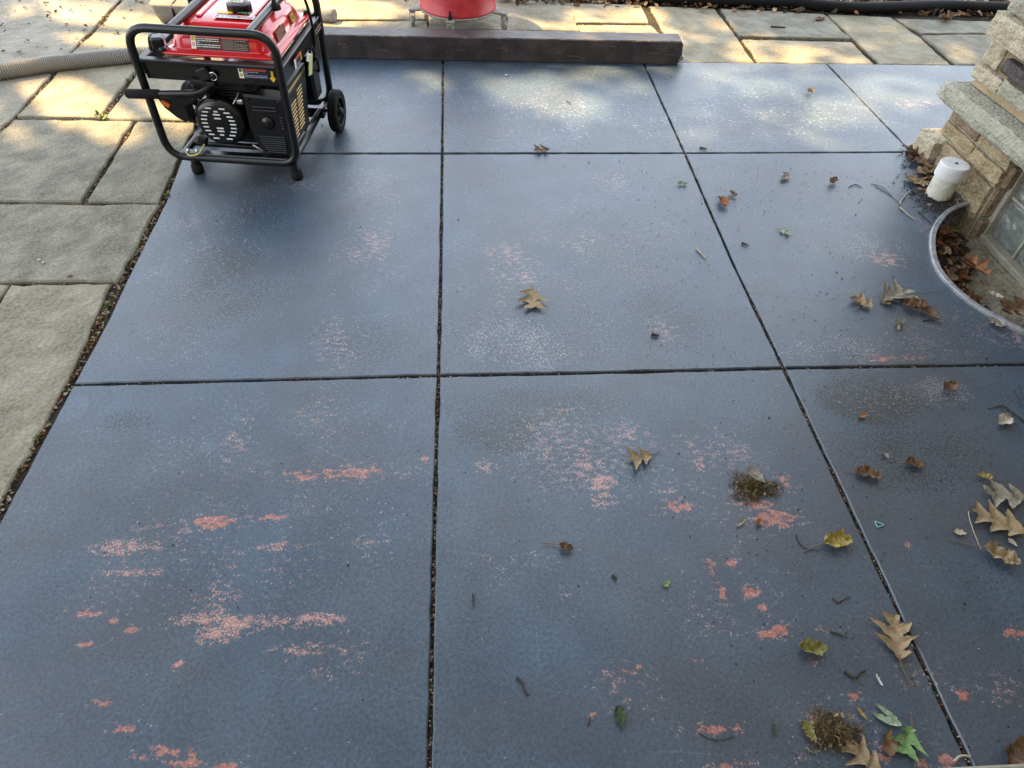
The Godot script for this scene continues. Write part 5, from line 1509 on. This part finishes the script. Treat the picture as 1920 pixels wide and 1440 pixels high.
	var tw: Array = [
		[[1.0457, -0.6881, 1.0542, -0.6518, 1.0656, -0.6196], 0.0042, "pale_twig", "pale stick near the long right joint", []],
		[[1.2433, -0.7224, 1.2647, -0.7035], 0.0045, "twig", "short black stick right of the long right joint", []],
		[[0.7517, -0.1779, 0.7786, -0.1689], 0.0060, "twig", "dark curled seed pod on the centre slab", []],
		[[0.1958, 0.9872, 0.2086, 1.0001, 0.2099, 1.0158, 0.2226, 1.0272], 0.0032, "twig", "dark kinked twig on the near middle slab", []],
		[[0.0992, 0.7735, 0.0997, 0.8064], 0.0032, "twig", "short straight twig right of the near long joint", []],
		[[0.4615, 0.7381, 0.4707, 0.7506], 0.0050, "twig", "small black seed above the bright green leaf", []],
		[[0.7689, 1.1184, 0.7631, 1.1395], 0.0030, "twig", "short dark stick left of the olive leaf", []],
		[[2.0561, -1.0083, 2.0895, -1.0475, 2.1517, -1.1146], 0.0036, "pale_twig", "upper pale stick in front of the white pipe", []],
		[[2.0441, -0.9825, 2.0548, -0.9314, 2.0692, -0.8897], 0.0036, "pale_twig", "lower pale stick in front of the white pipe", []],
		[[1.0226, 0.8264, 1.0329, 0.84, 1.0523, 0.8307, 1.0709, 0.8272], 0.0022, "twig", "thin bent twig above the largest oak leaf", []],
		[[0.9828, 0.9136, 1.0018, 0.9214, 1.012, 0.93], 0.0026, "twig", "thin forked twig left of the largest oak leaf", [[1.012, 0.93, 1.0204, 0.9195], [1.0099, 0.9285, 1.0153, 0.9355]]],
		[[0.9788, 1.0119, 0.9961, 1.0278, 1.0168, 1.0163, 1.0319, 1.012], 0.0028, "twig", "crooked twig below the largest oak leaf", [[0.9961, 1.0278, 0.9964, 1.0427, 1.0052, 1.053]]],
		[[1.1449, 1.217, 1.1643, 1.2084, 1.1885, 1.2097], 0.0040, "pale_twig", "curved stick across the joint in the bottom right corner", []],
		[[1.8903, 0.2693, 1.8744, 0.2349, 1.8531, 0.1926, 1.7946, 0.2047], 0.0024, "twig", "bundle of thin dark twigs at the right edge", [[1.8744, 0.2349, 1.8426, 0.2109, 1.8575, 0.1525], [1.9239, 0.2135, 1.9123, 0.1709, 1.9105, 0.1421], [1.8969, 0.2583, 1.8523, 0.2568, 1.8181, 0.2216], [1.9378, 0.1906, 1.9391, 0.1479, 1.9431, 0.1188]]],
		[[0.9927, 0.6383, 0.9929, 0.6633, 1.0066, 0.6836, 1.0417, 0.69], 0.0016, "twig", "thin curved stem left of the yellow brown leaf", []],
		[[1.5213, 0.5857, 1.5058, 0.6291, 1.4926, 0.7046], 0.0018, "pale_twig", "long pale leaf stem beside the crumpled leaf", []],
		[[2.0084, -1.1611, 2.0403, -1.106, 2.0617, -1.0257], 0.0016, "twig", "thin hair twig on the upper right slab", []],
		[[2.0006, -1.1845, 2.0429, -1.1517, 2.0534, -1.0789], 0.0013, "twig", "second thin hair twig just beside the first on the upper right slab", []],
		[[1.8835, -1.157, 1.9219, -1.1754, 1.941, -1.1475], 0.0022, "twig", "small bent twig on the upper right slab", []],
		[[2.1169, -0.9478, 2.1283, -0.8563], 0.0030, "twig", "dark stick between the pale sticks and the window well", []],
		[[1.6681, -0.1864, 1.7024, -0.2293], 0.0050, "pale_twig", "pale stub beside the withered tuft", []],
		[[1.7838, -0.2274, 1.8234, -0.2324, 1.8448, -0.2054], 0.0022, "twig", "thin twig below the leaf row", []],
		[[0.3475, 1.1006, 0.3545, 1.0852], 0.0022, "twig", "tiny needle left of the dark green leaf", []],
		[[1.27, -1.5175, 1.3034, -1.5018], 0.0040, "twig", "short black stub just above the far cross joint", []],
		[[2.1553, -3.1219, 2.2511, -3.1161], 0.0060, "twig", "black stick on the far flagstone", []],
		[[0.6721, -2.0218, 0.6876, -1.9842], 0.0025, "twig", "tiny curved bit on the far slab", []],
		[[0.5946, 1.1283, 0.6155, 1.1416, 0.6449, 1.1454, 0.6715, 1.138], 0.0014, "twig", "thin curved stem under the orange worn strip", []],
	]
	for a in tw:
		var pts := []
		for i in range(0, a[0].size(), 2): pts.append(Vector3(a[0][i], .001, a[0][i + 1]))
		var br := []
		for b in a[4]:
			var q := []
			for i in range(0, b.size(), 2): q.append(Vector3(b[i], .001 + .004 * i, b[i + 1]))
			br.append(q)
		add_twig(pts, a[1], M[a[2]], a[3], br)
	# teal ring
	var st := S()
	var c := Vector3(1.2425, 0.0010, 0.6147)
	tube(st, arc_path([c + Vector3(-.010, .002, -.010), c + Vector3(.013, .002, .004), c + Vector3(-.011, .002, .012)], .006, 4, true), .0013, 6, true)
	tag(obj("bent_ring", fin(st), M.teal), "tiny teal bent wire ring on the right slab", "ring")
	# moss and leaf clumps
	clump(Vector3(0.9208, 0.0010, 0.4794), .085, .055, "matted brown moss clump with a pale leaf on the middle slab", [[0.9266, 0.4608]])
	clump(Vector3(0.8990, 0.0010, 1.1412), .075, .050, "wet brown moss clump among leaves at the bottom right", [])
	# weeds in the joints
	for w in [[-1.6608, -1.8238, 0.045], [-1.6605, -2.2402, 0.035], [-1.1592, -1.1088, 0.030], [-1.1755, 0.2130, 0.022], [-1.1726, -0.3905, 0.020], [1.3983, -2.5860, 0.020]]:
		weed(Vector3(w[0], -.01, w[1]), w[2])
	# pebbles
	for p in [[-1.4974, -0.6456, "grey pebble on the left flagstone, the darker of two"], [-1.4756, -0.6288, "pale pebble on the left flagstone, the lighter of two"], [0.3641, -2.3309, "small white pebble on the far slab near the beam"]]:
		st = S()
		lathe(st, [Vector2(0, .009), Vector2(.007, .007), Vector2(.010, .003), Vector2(.008, 0), Vector2(0, 0)], 7, Transform3D(Basis(Vector3.UP, 1.0).scaled(Vector3(.7, .7, .55)), Vector3(p[0], .005, p[1])))
		tag(obj("pebble", fin(st), M.pebble), p[2], "pebble")

func clump(at: Vector3, rx: float, rz: float, label: String, leafat: Array) -> void:
	var t := thing("moss_clump", label, "moss", at, 0.0, "moss clumps on the patio")
	for part in [["strands", M.moss, 900, 1.0, .030], ["dry_strands", M.dry_moss, 420, 1.25, .036], ["soil_crumbs", M.soil, 260, 1.5, .010]]:
		var st := S()
		st.set_smooth_group(-1)
		for k in part[2]:
			var a := rng.randf() * TAU
			var q: float = pow(rng.randf(), .62) * part[3]
			var irr := .70 + .2 * sin(a * 3.0 + rx * 90.0) + .14 * sin(a * 7.0 + rz * 50.0)
			var p := Vector3(cos(a) * q * rx * irr, rng.randf() * part[4] * maxf(.06, 1.0 - q * .9) + .001, sin(a) * q * rz * irr)
			var d := Vector3(rng.randf_range(-1, 1), rng.randf_range(-.1, .8), rng.randf_range(-1, 1)).normalized() * rng.randf_range(.006, .020)
			if part[0] == "soil_crumbs": d *= .25
			var n := d.cross(Vector3(rng.randf_range(-1, 1), .3, rng.randf_range(-1, 1))).normalized() * rng.randf_range(.0006, .0014)
			tri(st, p - n, p + n, p + d)
			tri(st, p + d * .2 - n.cross(d).normalized() * n.length(), p + d * .5 + n, p + d * 1.1)
		obj(part[0], fin(st), part[1], t)
	var st := S()
	for k in 34:
		var a := rng.randf() * TAU
		var q := sqrt(rng.randf()) * .9
		var p := Vector3(cos(a) * q * rx, .004 + rng.randf() * .010, sin(a) * q * rz)
		var b := rand_basis(.7) * rng.randf_range(.002, .006)
		st.set_smooth_group(-1)
		quad(st, p + b * Vector3(-1, 0, -.6), p + b * Vector3(1, .2, -.5), p + b * Vector3(.8, 0, .6), p + b * Vector3(-.9, .2, .5))
	obj("leaf_crumbs", fin(st), M.leaf["tan" if leafat.is_empty() else "grey"], t)

func weed(at: Vector3, s: float) -> void:
	var lab: Array = ["small sprouting weed where the flagstone joints cross behind the generator", "small weed in the flagstone joint nearest the generator's handle", "low green weed in the joint by the generator's left foot", "tiny weed low in the wide joint at the left edge", "moss weed in the wide joint beside the middle left flagstone", "tiny weed at the beam's right end"]
	var i: int = used.get("weed", 0)
	var t := thing("weed", lab[i], "weed", at, rng.randf() * TAU, "weeds in the paving joints")
	var st := S()
	for k in 16:
		var d := Vector3(rng.randf_range(-1, 1), rng.randf_range(.25, 1.0), rng.randf_range(-1, 1)).normalized()
		var L := s * rng.randf_range(.5, 1.0)
		var n := d.cross(Vector3.UP).normalized() * L * .20
		var p := Vector3(rng.randf_range(-.3, .3), 0, rng.randf_range(-.3, .3)) * s
		quad(st, p, p + d * L * .55 + n, p + d * L, p + d * L * .55 - n)
	obj("leaves", fin(st), M.weed, t)

func loose_matter() -> void:
	var chip := chip_mesh(); var crumb := crumb_mesh()
	# crumbs and specks on the slabs
	var xs := []; var cs := []
	for k in 1500:
		var p := Vector3(rng.randf_range(-1.2, 2.3), .002, rng.randf_range(-2.5, 1.25))
		if k % 3 > 0: p = Vector3(rng.randf_range(.7, 2.3), .002, rng.randf_range(-1.4, 1.2))
		if p.x > 1.95 and p.z > -1.1 and p.z < .1: continue
		var s := rng.randf_range(.003, .0075) * (1.6 if rng.randf() < .08 else 1.0)
		xs.append(Transform3D(rand_basis(.3).scaled(Vector3.ONE * s), p))
		cs.append(dirt_tone())
	tag(scatter("grit", crumb, xs, cs, M.bit), "dark crumbs of soil and bark strewn over the patio", "grit")
	# scraps in the joints
	xs = []; cs = []
	var lines: Array = [[-1.1655, -1.2165, -1.1642, -1.0304, 0.014, 420], [-1.1642, -1.0304, -1.1644, -0.5112, 0.014, 420], [-1.1644, -0.5112, -1.1702, -0.3273, 0.014, 420], [-1.1702, -0.3273, -1.1631, -0.0346, 0.014, 420], [-1.1631, -0.0346, -1.1794, 0.1015, 0.014, 420], [-1.1794, 0.1015, -1.1862, 0.2992, 0.014, 420], [-1.1862, 0.2992, -1.1812, 0.467, 0.014, 420], [-1.1713, -2.56, -1.1668, -1.7839, 0.01, 200], [-1.1668, -1.7839, -1.1655, -1.2165, 0.01, 200], [-1.5869, -0.5159, -1.1919, -0.5086, 0.006, 200], [-1.8098, -1.0469, -1.1664, -1.0386, 0.006, 200], [-2.0507, -1.7971, -1.1923, -1.7837, 0.006, 240], [-1.4774, -1.0487, -1.4876, -1.7696, 0.008, 300], [-1.6534, -1.8013, -1.6527, -2.3625, 0.008, 300], [-2.0702, -1.6672, -2.0601, -1.8081, 0.009, 260], [-2.0601, -1.8081, -2.0609, -2.2918, 0.009, 260], [-2.0609, -2.2918, -2.0806, -2.5445, 0.009, 260], [-2.0806, -2.5445, -2.0631, -2.9387, 0.014, 330], [-2.0631, -2.9387, -2.071, -3.4398, 0.014, 330], [1.4961, -2.56, 2.353, -2.56, 0.004, 320], [2.353, -2.56, 3.304, -2.56, 0.004, 320], [1.8992, -2.6151, 1.8918, -2.9494, 0.004, 220], [1.8918, -2.9494, 1.8916, -3.4734, 0.004, 220], [2.6507, -2.5953, 2.6408, -2.9215, 0.004, 220], [2.6408, -2.9215, 2.6346, -3.3835, 0.004, 220], [1.8988, -2.9496, 2.6409, -2.9303, 0.004, 220], [3.1335, -2.576, 3.1378, -3.0281, 0.003, 120], [1.4029, -2.9502, 1.411, -3.5031, 0.005, 260], [0.8652, -3.1469, 1.3448, -3.1563, 0.005, 260], [0.8853, -2.9849, 0.8761, -3.5196, 0.005, 260], [-0.0764, -2.9682, -0.0876, -3.038, 0.006, 260], [-0.0876, -3.038, -0.0967, -3.1644, 0.006, 260], [0.0111, -2.504, 0.0101, -1.4617, 0.004, 240], [0.0101, -1.4617, 0.0049, -0.0052, 0.004, 240], [0.0049, -0.0052, -0.0019, 0.6714, 0.004, 240], [-0.0019, 0.6714, -0.0044, 1.1636, 0.004, 240], [1.1753, -2.4732, 1.1838, -1.4701, 0.004, 260], [1.1838, -1.4701, 1.179, -0.0039, 0.004, 260], [1.179, -0.0039, 1.1823, 0.7235, 0.004, 260], [1.1823, 0.7235, 1.1837, 1.2276, 0.004, 260], [-1.1521, 0.001, 0.0049, -0.0028, 0.004, 120], [0.0049, -0.0028, 1.179, -0.0039, 0.004, 120], [1.179, -0.0039, 2.0319, 0.0021, 0.004, 120], [-0.5581, -1.4602, 2.3161, -1.484, 0.003, 90], [2.3247, -2.5476, 2.3315, -1.9814, 0.003, 60], [2.3315, -1.9814, 2.3434, -1.4948, 0.003, 60]]
	for l in lines:
		var a := Vector3(l[0], 0, l[1]); var b := Vector3(l[2], 0, l[3])
		var w: float = l[4]
		var n := int(a.distance_to(b) * l[5])
		for k in n:
			var p := a.lerp(b, rng.randf()) + Vector3(rng.randf_range(-w, w), -.011 + rng.randf() * .007, rng.randf_range(-w, w))
			var s := rng.randf_range(.006, .017) * clampf(w / .012, .45, 1.0)
			xs.append(Transform3D(rand_basis(.7).scaled(Vector3(s, s, s)), p))
			cs.append(leaf_tone() if rng.randf() < .8 else Color(.38, .33, .25))
	tag(scatter("joint_debris", chip, xs, cs, M.bit), "bark and leaf scraps packed in the paving joints", "debris")
	# moss in the flagstone joints
	xs = []; cs = []
	for l in lines:
		if l[5] < 200: continue
		var a := Vector3(l[0], 0, l[1]); var b := Vector3(l[2], 0, l[3])
		for k in int(a.distance_to(b) * 90.0):
			var t := rng.randf()
			if sin(t * 23.0 + l[0] * 9.0) < .1: continue
			var p := a.lerp(b, t) + Vector3(rng.randf_range(-.012, .012), -.010, rng.randf_range(-.012, .012))
			xs.append(Transform3D(rand_basis(1.2).scaled(Vector3.ONE * rng.randf_range(.006, .012)), p))
			cs.append(Color(.06, .09, .015) * rng.randf_range(.6, 1.8))
	tag(scatter("joint_moss", chip, xs, cs, M.bit), "moss growing in the flagstone joints", "moss")
	# leaf litter beyond the flagstones
	xs = []; cs = []
	for k in 5200:
		var p := Vector3(rng.randf_range(-1.0, 4.8), .004, 0)
		p.z = (-3.4941 + (p.x - 1.8) * .045) - absf(rng.randfn(0.0, .45)) - .0
		if rng.randf() < .12: p.z += .05
		if rng.randf() < .2: p.z += rng.randf() * .12
		p.y = -.008 + rng.randf() * .03
		var s := rng.randf_range(.02, .065)
		xs.append(Transform3D(rand_basis(.7).scaled(Vector3(s, s, s)), p))
		cs.append(leaf_tone() * 1.25)
	tag(scatter("leaf_litter", chip, xs, cs, M.bit), "brown leaf litter beyond the flagstones round the drain pipe", "leaf litter")
	# litter in the window well
	xs = []; cs = []
	for k in 900:
		var a := rng.randf_range(PI * .52, PI * 1.48)
		var q := sqrt(rng.randf_range(.19 * .19, .375 * .375))
		var p := Vector3(2.385 + cos(a) * q * 1.04, -.125 + rng.randf() * .085 * (q - .14) / .2, -.47 + sin(a) * q * 1.35)
		if p.x > 2.30: continue
		var s := rng.randf_range(.02, .06)
		xs.append(Transform3D(rand_basis(.9).scaled(Vector3(s, s, s)), p))
		cs.append(leaf_tone())
	tag(scatter("well_litter", chip, xs, cs, M.bit), "dead leaves heaped inside the window well", "leaf litter")
	# soil and litter at the wall's foot
	xs = []; cs = []
	for k in 300:
		var t := rng.randf()
		var p := Vector3(2.36 - absf(rng.randfn(0, .09)) * (.25 + t), .003 + rng.randf() * .008, lerpf(-1.53, -.98, t))
		var s := rng.randf_range(.006, .026)
		xs.append(Transform3D(rand_basis(.6).scaled(Vector3(s, s, s)), p))
		cs.append(leaf_tone() * .9)
	tag(scatter("wall_litter", chip, xs, cs, M.bit), "leaf scraps and soil gathered at the foot of the stone wall", "leaf litter")
	# dark soil spilled on the slab round the standpipe
	xs = []; cs = []
	for k in 1500:
		var p := Vector3(2.245 + rng.randfn(0, .055), .001 + rng.randf() * .003, -1.035 + rng.randfn(0, .075))
		if p.x > 2.33: continue
		var s := rng.randf_range(.003, .012)
		xs.append(Transform3D(rand_basis(.4).scaled(Vector3.ONE * s), p))
		cs.append(Color(.02, .015, .011) * rng.randf_range(.6, 2.2))
	tag(scatter("spilled_soil", crumb, xs, cs, M.bit), "dark soil spilled on the slab in front of the white pipe", "soil")
	# dark bits on the sunlit concrete at the far left
	xs = []; cs = []
	for k in 150:
		var p := Vector3(rng.randf_range(-3.2, -1.9), .008, rng.randf_range(-3.5, -2.45))
		var s := rng.randf_range(.010, .03)
		xs.append(Transform3D(rand_basis(.4).scaled(Vector3(s, s, s)), p))
		cs.append(dirt_tone())
	tag(scatter("leaf_crumbs", chip, xs, cs, M.bit), "dark leaf crumbs on the pale concrete at the top left", "debris")
